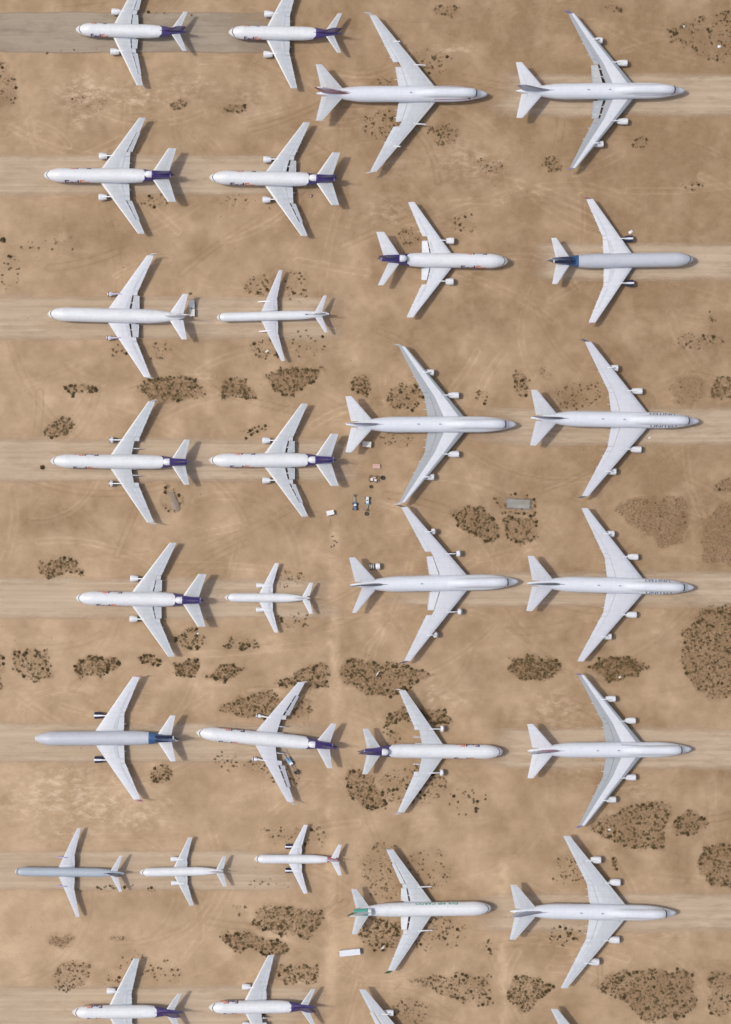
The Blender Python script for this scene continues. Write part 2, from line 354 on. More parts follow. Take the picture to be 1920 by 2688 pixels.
def build_engine(root, kind, side, i, o):
    k = K[kind]; y, st, r, L, z = k['eng'][i]
    if i == 1 and 'outb' in o: st = o['outb']
    r *= o.get('engr', 1); var = o.get('eng', 'full'); col = o.get('engc', 'white')
    if isinstance(var, dict): var = var[(side, i)]
    x = k['xm']-st; cy = side*y; le, te, wz, t = lin(k['wing'], y); xl = k['xm']-le
    def pyl():
        mb = MB(); hw = .2 if var != 'pylon' else .24
        xf = x-.22*L if var != 'pylon' else x-(1.7 if kind == 'jumbo' else .4)
        top = [(xf, z+r*.92 if var != 'pylon' else wz-.75), (xl+.9, wz+.05), (xl-1.2, wz+.42), (xl-3.6, wz-.1), (xl-3.2, wz-.8), (x-L, z+r*.3 if var != 'pylon' else wz-1.2)]
        if var == 'pylon': top[-1] = (xf-.5, wz-1.25)
        rg = [[(px, cy+sy*hw*(1 if 0 < n < 4 else .7), pz) for n, (px, pz) in enumerate(top)] for sy in (-1, 1)]
        mb.loft(rg); return mb.mesh('pylon', [M['lilac' if o.get('pyl') else 'white']])
    key = (kind, side, i, var, col, st, r)
    if var == 'pylon':
        link('pylon', cached(key+('pyl', o.get('pyl')), pyl), root); return
    if var == 'full':
        prof = [(-.30*L, r*.76), (-.08*L, r*.80), (-.01*L, r*.86), (0, r*.90), (-.02*L, r*.95), (-.10*L, r*1.0), (-.35*L, r*1.02), (-.66*L, r*.95), (-.82*L, r*.86), (-L, r*.74), (-L, r*.60)]
        fan, core = -.25*L, [(-L+.15, r*.58), (-L-.5, r*.5), (-L-1.1, r*.36), (-L-1.15, r*.24), (-L-1.9, .04)]
    elif var == 'short':
        prof = [(-.25*L, r*.74), (-.02*L, r*.80), (0, r*.86), (-.03*L, r*.94), (-.16*L, r*.98), (-.40*L, r*.92), (-.46*L, r*.8), (-.46*L, r*.5)]
        fan, core = -.2*L, [(-.46*L+.1, r*.5), (-.6*L, r*.46), (-L, r*.42), (-L-.8, r*.3), (-L-1.5, .04)]
    else:         # stripped to the core
        prof = [(-.12*L, r*.62), (-.0*L, r*.66), (-.04*L, r*.74), (-.14*L, r*.74), (-.16*L, r*.4)]
        fan, core = -.1*L, [(-.14*L, r*.40), (-.30*L, r*.62), (-.5*L, r*.60), (-.62*L, r*.36), (-.9*L, r*.30), (-L-.4, .04)]
    def nac():
        mb = MB(); stripe = col == 'blue'
        n = 24
        mf = (lambda a, j: 1 if (j in (5, 6) or a in (2, 3)) else 0) if stripe else (lambda a, j: 1 if a in (2, 3) else 0)
        mb.lathe(x, cy, z, prof, n, mf=mf)
        return mb.mesh('engine', [M['navy' if stripe else 'white'], M['white' if stripe else 'metal']], normals=True)
    e = link('engine', cached(key+('nac',), nac), root)
    def fanm():
        mb = MB(); mb.lathe(x, cy, z, [(fan+.25, .03), (fan+.05, r*.22), (fan, r*.23), (fan, r*.77 if var != 'core' else r*.6)], 20); return mb.mesh('fan', [M['dark']])
    link('fan', cached(key+('fan',), fanm), e)
    def corem():
        mb = MB(); mb.lathe(x, cy, z, core, 16, cap=True); return mb.mesh('exhaust_cone', [M['dark' if var == 'short' or (var == 'full' and kind != 'jumbo') else 'white' if var == 'core' else 'metal']])
    link('exhaust_cone', cached(key+('core',), corem), e)
    link('pylon', cached(key+('pyl', o.get('pyl')), pyl), e)

def text_mesh(s, bold=.025):
    cu = bpy.data.curves.new('lettering', 'FONT'); cu.body = s; cu.offset = bold; cu.resolution_u = 3
    ob = bpy.data.objects.new('lettering', cu); COL.objects.link(ob)
    dg = bpy.context.evaluated_depsgraph_get(); dg.update()
    me = bpy.data.meshes.new_from_object(ob.evaluated_get(dg))
    bpy.data.objects.remove(ob); bpy.data.curves.remove(cu)
    xs = [v.co.x for v in me.vertices]; ys = [v.co.y for v in me.vertices]
    return me, min(xs), max(xs), min(ys), max(ys)
def lettering(k, words, side, st0, length, th_top, height):
    """words = [(text, material)]; side +1 left. Reads correctly from outside; wraps round the skin. st0 = station of its forward end"""
    full, x0, x1, y0, y1 = text_mesh(''.join(w for w, _ in words)); bpy.data.meshes.remove(full)
    tot = x1-x0; out = []; sofar = ''
    for wd, mt in words:
        sofar += wd
        a, ax0, ax1, _, _ = text_mesh(sofar); bpy.data.meshes.remove(a)
        if not wd.strip(): continue
        me, bx0, bx1, _, _ = text_mesh(wd)
        bm = bmesh.new(); bm.from_mesh(me); bpy.data.meshes.remove(me)
        dx = ax1-bx1
        for i in range(1, 12):
            bmesh.ops.bisect_plane(bm, geom=bm.verts[:]+bm.edges[:]+bm.faces[:], plane_co=(0, y0+(y1-y0)*i/12, 0), plane_no=(0, 1, 0))
        for i in range(1, 30):
            bmesh.ops.bisect_plane(bm, geom=bm.verts[:]+bm.edges[:]+bm.faces[:], plane_co=(bx0+(bx1-bx0)*i/30, 0, 0), plane_no=(1, 0, 0))
        for v in bm.verts:
            u = (v.co.x+dx-x0)/tot; h = (v.co.y-y0)/(y1-y0)
            st = st0+(u if side > 0 else 1-u)*length
            w = interp(k['rings'], st)[0]
            th = th_top-(1-h)*height/w
            if side < 0: th = math.pi-th
            v.co = Vector(fus_pt(k, st, th, .035))
        if side < 0: bmesh.ops.reverse_faces(bm, faces=bm.faces)
        nm = bpy.data.meshes.new('lettering'); bm.to_mesh(nm); bm.free(); nm.materials.append(M[mt]); out.append(nm)
    return out
def skin_strip(k, pts, width, mat, name, off=.03, n=24):
    """a painted band on the skin through (station, angle) points"""
    mb = MB(); P = []
    for a, b in zip(pts, pts[1:]):
        P += [(a[0]+(b[0]-a[0])*i/n, a[1]+(b[1]-a[1])*i/n) for i in range(n)]
    P.append(pts[-1]); top = []
    for st, th in P:
        w = interp(k['rings'], st)[0]; d = width/2/max(w, .6)
        top.append((mb.vert(fus_pt(k, st, th-d, off)), mb.vert(fus_pt(k, st, th+d, off))))
    for a, b in zip(top, top[1:]): mb.face((a[0], b[0], b[1], a[1]))
    return mb.mesh(name, [mat])

def build_plane(kind, nose, tail, label, group, **o):
    k = K[kind]
    a, b = W(nose[0], nose[1], 4.5), W(tail[0], tail[1], 7.5)
    d = Vector((a.x-b.x, a.y-b.y)); sc = d.length/k['L']; d.normalize(); hd = math.atan2(d.y, d.x)
    root = thing('airliner', label, 'airplane', (a.x-d.x*k['xm']*sc, a.y-d.y*k['xm']*sc, 0), hd, sc, group)
    fm = o.get('fus', M['jumbow' if kind == 'jumbo' else 'white']); fus = link('fuselage', cached((kind, fm.name, 'fus'), lambda: fus_mesh(kind, fm)), root)
    s0, bk, wd, amin = k['cock']
    if o.get('cock', True):
        def ck():
            mb = MB(); top = []; lo = R(amin)
            for i in range(33):
                th = lo+(math.pi-2*lo)*i/32; q = abs(math.cos(th))
                st = s0+bk*q*q
                top.append((mb.vert(fus_pt(k, st, th, .03)), mb.vert(fus_pt(k, st+wd*1.15, th, .03))))
            for p, q in zip(top, top[1:]): mb.face((p[0], p[1], q[1], q[0]))
            return mb.mesh('windscreen', [M['glass']])
        link('windscreen', cached((kind, 'cock'), ck), fus)
    if o.get('radome', True) and kind != 'jumbo':
        def rd():
            mb = MB(); n = 24; e = s0*.72
            mb.loft([[fus_pt(k, st, 2*math.pi*j/n, .025) for j in range(n)] for st in (.02, e*.15, e*.4, e*.7, e)]); return mb.mesh('nose_cone', [M['radome']])
        link('nose_cone', cached((kind, 'radome'), rd), fus)
    for nm in o.get('strips', []):
        pts, w, mt, name = nm
        link(name, skin_strip(k, pts, w, M[mt], name), fus)
    for words, side, st0, ln, top, hh in o.get('text', []):
        for m in cached((kind, str(words), side, st0), lambda: lettering(k, words, side, st0, ln, top, hh)): link('lettering', m, fus)
    for st in o.get('ant', []):
        def an(st=st):
            mb = MB(); x, y, z = fus_pt(k, st, math.pi/2, 0)
            mb.lathe(x+.7, 0, z-.05, [(0, .03), (-.3, .3), (-1.1, .3), (-1.4, .03)], 10, cap=True)
            mb.v = [(p[0], p[1]*.9, z-.02+(p[2]-z)*.5) for p in mb.v]; return mb.mesh('antenna', [M['slateL']])
        link('antenna', cached((kind, 'ant', st), an), fus)
    for s in (1, -1):
        build_wing(root, kind, s, o)
        for i in range(len(k['eng'])): build_engine(root, kind, s, i, o)
        tm = M[dict(lav='wingl', two='wingw', white='wingw').get(o.get('wing', 'wing'), 'wing')]
        def tp(s=s, part=0):
            mb = MB(); f = wmap(k, s); L = k['tail'][-1][0]
            if part == 0: surf(mb, k['tail'], 0, L, 0, .70, f, lambda c: 1 if c < .1 else 0, (.1,))
            else: surf(mb, k['tail'], .9 if L < 9 else 1.3, L-.05, .708, 1.0, f)
            return mb.mesh('tailplane' if part == 0 else 'elevator', [tm if part == 0 else (M['panel'] if tm is M['wing'] else tm), M['edge'] if tm is M['wing'] else tm])
        tl = link('tailplane', cached((kind, s, tm.name, 'tp'), tp), root)
        if not o.get('noelev') == s:
            link('elevator', cached((kind, s, tm.name, 'el'), lambda: tp(s, 1)), tl)
    tc = o.get('tailc', 'white'); ft = k['fin']
    def fin(part=0):
        mb = MB(); f = fmapf(k); z0, z1 = ft[0][0], ft[-1][0]
        if part == 0: surf(mb, ft, z0-.6 if 'dorsal' in k else z0, z1, 0, .66, f)
        else: surf(mb, ft, z0+.3, z1-.2, .668, 1, f)
        if part == 0 and 'dorsal' in k:
            a0, b0, zl, zu = k['dorsal']
            rg = [[(k['xm']-a0, 0.03*q, zl-.25), (k['xm']-b0, .3*q, zl-.4), (k['xm']-b0-1, .3*q, zu-.4), (k['xm']-b0, .14*q, zu)] for q in (-1, 1)]
            mb.loft(rg)
        return mb.mesh('tail_fin' if part == 0 else 'rudder', [M[tc if part == 0 else o.get('rudc', tc)]])
    if o.get('fin', True):
        fo = link('tail_fin', cached((kind, tc, 'fin'), fin), root)
        if o.get('rud', True): link('rudder', cached((kind, o.get('rudc', tc), 'rud'), lambda: fin(1)), fo)
        for z0, z1, mt in o.get('finbands', []):
            def fb(z0=z0, z1=z1, mt=mt):
                mb = MB(); surf(mb, ft, z0, z1, .03, .64, fmapf(k), None, (), 0, 0, 0, 2.5, 1.06, .02); mb2 = MB()
                surf(mb2, ft, z0, z1, .03, .64, lambda st, s, z, h: (k['xm']-st, -h, s), None, (), 0, 0, 0, 2.5, 1.06, .02)
                off = len(mb.v); mb.v += mb2.v; mb.f += [tuple(i+off for i in q) for q in mb2.f]; mb.m += mb2.m
                return mb.mesh('tail_marking', [M[mt]])
            link('tail_marking', fb(), fo)
    if 'duct' in k and o.get('duct', 'full') != 'none':
        dc = o.get('ductc', tc); st0, st1, zc, r, ste = k['duct']
        def duct():
            mb = MB(); rg = []
            for q, rr, dn in ((0, .98, 1.0), (.04, 1.05, 1.05), (.2, 1.06, 1.7), (.5, 1.0, 1.8), (.8, .95, 1.2), (1, .82, .9)):
                st = st0+(st1-st0)*q; c0 = zc+.35-.45*q
                rg.append([(k['xm']-st, r*rr*math.cos(t), c0+(r*rr*math.sin(t) if math.sin(t) > 0 else r*rr*dn*math.sin(t))) for t in [2*math.pi*j/24 for j in range(24)]])
            mb.loft(rg); return mb.mesh('tail_engine', [M[dc]])
        du = link('tail_engine', cached((kind, dc, 'duct'), duct), root)
        def cov():
            mb = MB(); q = o.get('cover', 'ball')
            if q == 'ball': pr = [(-.5, r*.6), (-.45, r*.9), (-.1, r*1.0), (.9, r*1.0), (1.7, r*.95), (2.3, r*.80), (2.75, r*.5), (2.95, .04)]
            else: pr = [(-1.2, r*1.07), (-.2, r*1.1), (.12, r*1.04), (.16, r*.86), (-.4, r*.8), (-.5, .05)]
            mb.lathe(k['xm']-st0, 0, zc+.35, pr, 24); return mb.mesh('intake_cover', [M['white']])
        if o.get('cover', 'ball') != 'no': link('intake_cover', cached((kind, o.get('cover', 'ball'), 'cov'), cov), du)
        if o.get('duct', 'full') == 'full':
            def ex():
                mb = MB(); n = ste-st1
                mb.lathe(k['xm']-st1+.3, 0, zc-.1, [(0, r*.66), (-n*.35, r*.6), (-n*.4, r*.42), (-n-.1, .05)], 16, cap=True); return mb.mesh('exhaust_cone', [M['dark']])
            link('exhaust_cone', cached((kind, 'ex'), ex), du)
            def rim():
                mb = MB(); mb.lathe(k['xm']-st1+.1, 0, zc-.1, [(0, r*.84), (-.45, r*.8), (-.5, r*.62)], 20); return mb.mesh('nozzle_ring', [M['lilac' if dc == 'purple' else 'white']])
            link('nozzle_ring', cached((kind, dc, 'rim'), rim), du)
    for st, y, h in k['gear']:
        for s in ((1,) if y == 0 else (1, -1)):
            def leg(st=st, y=y, h=h, s=s):
                mb = MB(); mb.cyl((k['xm']-st, s*y, .5), (k['xm']-st, s*y, h+.8), .17, .22, 10); mb.cyl((k['xm']-st, s*y-.5, .55), (k['xm']-st, s*y+.5, .55), .1, .1, 8)
                return mb.mesh('landing_gear', [M['metal']])
            lg = link('landing_gear', cached((kind, 'leg', st, y, s), leg), root)
            for q in (-1, 1):
                def whl(st=st, y=y, s=s, q=q):
                    mb = MB(); cy = s*y+q*.5
                    for c0, c1, rr in ((-.2, -.15, .5), (-.15, .15, .55), (.15, .2, .5)): mb.cyl((k['xm']-st, cy+c0, .55), (k['xm']-st, cy+c1, .55), rr, rr, 14)
                    return mb.mesh('wheel', [M['black']])
                link('wheel', cached((kind, 'whl', st, y, s, q), whl), lg)
    return root

def fedex(side_specs, hh, top=41):
    out = []
    for side, st0, ln in side_specs:
        out.append(([('Fed', 'purple'), ('Ex', 'orange')], side, st0, ln, R(top), hh))
    return out

def planes():
    P = PURPLE
    f3 = paint('freighter_white_long', WHITE, .42, .14, P, 47.3, 1.15, 1.65, K['trijet']['xm'])
    f2 = paint('freighter_white_short', WHITE, .42, .14, P, 41.15, 1.15, 1.65, K['shorttrijet']['xm'])
    f1 = paint('freighter_white_twin', WHITE, .42, .14, P, 35.6, 1.1, 1.3, K['twinjet']['xm'])
    fb = paint('silver_with_blue_tail', (.53, .565, .62), .42, .1, BLUE, 47.2, 0, 0, K['trijet']['xm'])
    fg = paint('blue_grey_narrow', (.41, .475, .55), .5, .14)
    fr = paint('white_red_tail', WHITE, .42, .12, (.45, .10, .17), 30.6, 0, 0, K['smalljet']['xm'])
    T3 = fedex([(1, 9.9, 10.3), (-1, 9.9, 10.5)], 3.1)
    T2 = fedex([(1, 8.9, 10.2), (-1, 9.0, 10.4)], 3.1)
    T1 = fedex([(1, 6.5, 7.4), (-1, 4.6, 8.2)], 2.5, 43)
    g1, g2, g3 = 'purple-tailed twin-engined freighters', 'purple-tailed three-engined freighters', 'four-engined jumbo jets'
    # ---- left column, noses to the left
    build_plane('twinjet', (198.8, 77), (494, 81.5), 'purple-tailed white twin-engined freighter standing midway along the grey asphalt strip', g1, fus=f1, tailc='purple', text=T1, flap={'all': .35})
    build_plane('twinjet', (600, 84.5), (900, 86), 'purple-tailed white twin-engined freighter at the faded right end of the asphalt strip', g1, fus=f1, tailc='purple', text=T1)
    build_plane('shorttrijet', (114.8, 460), (462, 460), 'purple-tailed trijet freighter with both outer flaps lowered, below the left end of the asphalt', g2, fus=f2, tailc='purple', text=T2, flap={(1, 1): .45, (-1, 1): .45})
    build_plane('shorttrijet', (549.4, 466), (891, 470), 'purple-tailed trijet freighter with one outer flap lowered, beside a small white and orange cone', g2, fus=f2, tailc='purple', text=T2, flap={(1, 1): .6, (-1, 0): .7})
    build_plane('trijet', (125, 824), (508, 832), 'all-white jet stripped of its engine cowlings with two white boxes by its tail', 'plain white airliners', wing='white', eng='core', duct='none', wlm='white', flap={(1, 0): .6, (-1, 0): .6}, pyl=1)
    build_plane('narrow', (568.9, 832.9), (864.4, 823), 'slim white airliner without engines, bare pylons under lavender wings', 'slim airliners without engines', wing='lav', eng='pylon', strips=[([(36.6, R(90)), (42.5, R(90))], .5, 'slate', 'tail_stripe')])
    build_plane('trijet', (132.3, 1210), (513, 1213.5), 'purple-tailed trijet freighter with short open engine cowls and no rear exhaust cone', g2, fus=f3, tailc='purple', text=T3, eng='short', duct='noex', wlm='white', flap={(1, 0): 'none', (-1, 0): 'none'})
    build_plane('shorttrijet', (548.7, 1208.5), (888, 1207), 'purple-tailed trijet freighter with lowered flaps, its tail pointing at the parked ground vehicles', g2, fus=f2, tailc='purple', text=T2, flap={(1, 1): .6, (-1, 0): .6, (1, 0): .6})
    build_plane('shorttrijet', (198.7, 1569.6), (540.3, 1576), 'purple-tailed trijet freighter with big white tailplanes, nose to tail with a small white jet', g2, fus=f2, tailc='purple', text=T2, flap={(1, 0): .3, (-1, 0): .3})
    build_plane('smalljet', (589, 1568.6), (821.7, 1571), 'small all-white twin jet with round white engines, tail to tail with a jumbo', 'small twin jets', wing='white')
    build_plane('trijet', (90.3, 1938.4), (477, 1938), 'silver-grey trijet with blue tail and navy engines, nose pointing left', 'silver trijets with blue tails', fus=fb, tailc='blue', ductc='navy', engc='blue', wing='white', cover='no', wlm='pink', cock=False, rudc='white')
    build_plane('trijet', (515.5, 1922.6), (893, 1960), 'purple-tailed trijet freighter parked askew with dark gaps along both outer flaps', g2, fus=f3, tailc='purple', text=T3, eng='core', wing='lav', flap={(1, 1): .85, (-1, 1): .85, (1, 0): 'none', (-1, 0): 'none'})
    build_plane('narrow', (38.7, 2287.9), (325.4, 2295), 'long slim blue-grey airliner with a dark blue fin and no engines', 'slim airliners without engines', fus=fg, wing='lav', eng='pylon', tailc='navy', pyl=1, finbands=[])
    build_plane('smalljet', (365.8, 2291.4), (594.4, 2290), 'small white twin jet with grey wings, between the blue-grey airliner and the red-tailed jet', 'small twin jets')
    build_plane('smalljet', (666.4, 2256), (897.4, 2260), 'small white twin jet with navy engines and a red stripe round its tail', 'small twin jets', fus=fr, engc='blue', wing='white', tailc='white')
    build_plane('twinjet', (189.9, 2657), (479.5, 2659), 'purple-tailed twin-engined freighter at the bottom edge, below the sparse scrub at the left', g1, fus=f1, tailc='purple', text=T1)
    build_plane('twinjet', (548.3, 2645), (831, 2646), 'purple-tailed twin-engined freighter at the bottom edge with its wing tip at a long scrub strip', g1, fus=f1, tailc='purple', text=T1, flap={(1, 0): 'none'})
    # ---- right column, noses to the right
    AN = [31.3, 40.1]
    build_plane('jumbo', (1281, 247), (829, 244.5), 'white jumbo jet with red and purple fin stripes and bare engine pylons', g3, eng='pylon', winglet=True, ant=[31.3], finbands=[(8.3, 12.6, 'red'), (13.2, 16.0, 'pink')], rudc='red', flap={(1, 'a0'): 'none', (-1, 'a0'): 'none'}, noelev=0,
                strips=[([(7.5, R(146)), (15, R(142)), (22, R(146))], .28, 'red', 'cheat_line'), ([(7.5, R(33)), (15, R(38)), (22, R(33))], .28, 'red', 'cheat_line'), ([(7.0, R(148)), (8.2, R(140))], .8, 'dark', 'side_marking')])
    build_plane('jumbo', (1799.5, 238), (1354, 238), 'white jumbo jet with lowered inner flaps and dark slots, topmost at the right', g3, wing='two', ant=AN, flap={(1, 0): .7, (-1, 0): .6}, wlm='lilac', tailc='slateL',
                strips=[([(8, R(142)), (16, R(136)), (21, R(140))], .18, 'lilac', 'cheat_line'), ([(0.3, R(90)), (1.2, R(90))], 1.2, 'lilac', 'nose_tip')])
    build_plane('shorttrijet', (1335.6, 686), (988.5, 679), 'purple-tailed trijet freighter facing right with all-white wings and a notched tailplane', g2, fus=f2, tailc='purple', text=fedex([(1, 8.9, 10.2), (-1, 9.0, 10.4)], 3.1, 37), wing='white', flap={(1, 0): .3, (-1, 0): .3, (1, 'a0'): 'none', (-1, 'a0'): 'none'}, noelev=-1)
    build_plane('trijet', (1822, 680.5), (1433, 685.5), 'silver-grey trijet with blue tail and navy engines, nose pointing right', 'silver trijets with blue tails', fus=fb, tailc='blue', ductc='navy', engc='blue', wing='white', cover='no', wlm='pink', rudc='white')
    build_plane('jumbo', (1357, 1114), (906.5, 1114), 'white jumbo jet with two-tone grey wings and a white box beside its tail', g3, wing='two', ant=AN, wlm='white', tailc='slateL', rudc='white',
                strips=[([(0.3, R(90)), (1.4, R(90))], 1.3, 'lilac', 'nose_tip')])
    UT = [([('UNITED', 'slate')], 1, 10.4, 10.6, R(52), 1.5), ([('UNITED', 'slate')], -1, 9.6, 10.9, R(52), 1.5)]
    build_plane('jumbo', (1836.7, 1105.6), (1391.8, 1096.5), 'lavender-winged jumbo jet with dark winglets and lettering on its nose', g3, wing='lav', wlm='slate', ant=AN, text=UT, tailc='slate')
    build_plane('jumbo', (1362.6, 1526.7), (917.5, 1536), 'lavender-winged jumbo jet with a loose white engine by its tail', g3, wing='lav', wlm='slate', ant=[40.1], tailc='slate', rudc='purple', eng='short', flap={(1, 0): .12, (-1, 0): .12, (1, 'a0'): 'none', (-1, 'a0'): 'none'}, noelev=-1)
    build_plane('jumbo', (1823.7, 1542.6), (1382.5, 1531), 'lavender-winged jumbo jet with lettering on its nose and no winglets', g3, wing='lav', winglet=False, ant=AN, text=UT, tailc='slate')
    build_plane('trijet', (1322, 1973.6), (936.8, 1972), 'purple-tailed trijet freighter facing right among dark bushes, its tail meeting the tail of another', g2, fus=f3, tailc='purple', text=T3, eng='short', flap={(1, 0): 'none', (-1, 0): 'none'})
    build_plane('jumbo', (1816.7, 1967), (1383.5, 1971), 'white jumbo jet with two-tone grey wings and a pink fin stripe', g3, outb=31.9, wing='two', ant=AN, wlm='lilac', tailc='slateL', rudc='white', finbands=[(8.6, 13.4, 'pink')],
                strips=[([(22, R(50)), (30, R(45))], .4, 'slateL', 'cheat_line'), ([(8, R(60)), (21, R(60))], .2, 'slateL', 'cheat_line'), ([(0.3, R(90)), (1.4, R(90))], 1.3, 'lilac', 'nose_tip')])
    EV = [([('EVA AIR', 'teal'), (' ', 'teal'), ('CARGO', 'teal')], 1, 14.2, 17.6, R(44), 1.5)]
    build_plane('trijet', (1292, 2383.8), (908, 2393), 'white trijet with a green tail section and no wing engines', 'green-tailed trijets', tailc='white', ductc='teal', cover='ring', eng='pylon', wlm='dgreen', duct='noex', text=EV, wing='wing', rudc='dgreen', flap={(1, 1): .45, (1, 0): .5, (-1, 0): .65})
    build_plane('jumbo', (1776.7, 2397), (1338, 2393), 'plain white jumbo jet with fat white engines, lowest whole jumbo at the right', g3, outb=31.7, engr=1.14, ant=AN, winglet=False, tailc='slateL', rudc='white')
    build_plane('jumbo', (1247, 2800), (800, 2800), 'jumbo jet of which only a notched wing tip shows at the bottom centre', g3, winglet=False, flap={(1, 1): .5})
    build_plane('jumbo', (1750.5, 2852), (1303, 2852), 'jumbo jet of which only the outermost wing tip shows at the bottom right', g3, winglet=False)

# ------------------------------------------------------------------ ground
PATCH = []   # filled below: (shape, small, large, kind, soil, phrase)
def E(cx, cy, rx, ry, rot=0): return ('e', cx, cy, rx, ry, R(rot))
def PG(*p): return ('p', [(p[i], p[i+1]) for i in range(0, len(p), 2)])
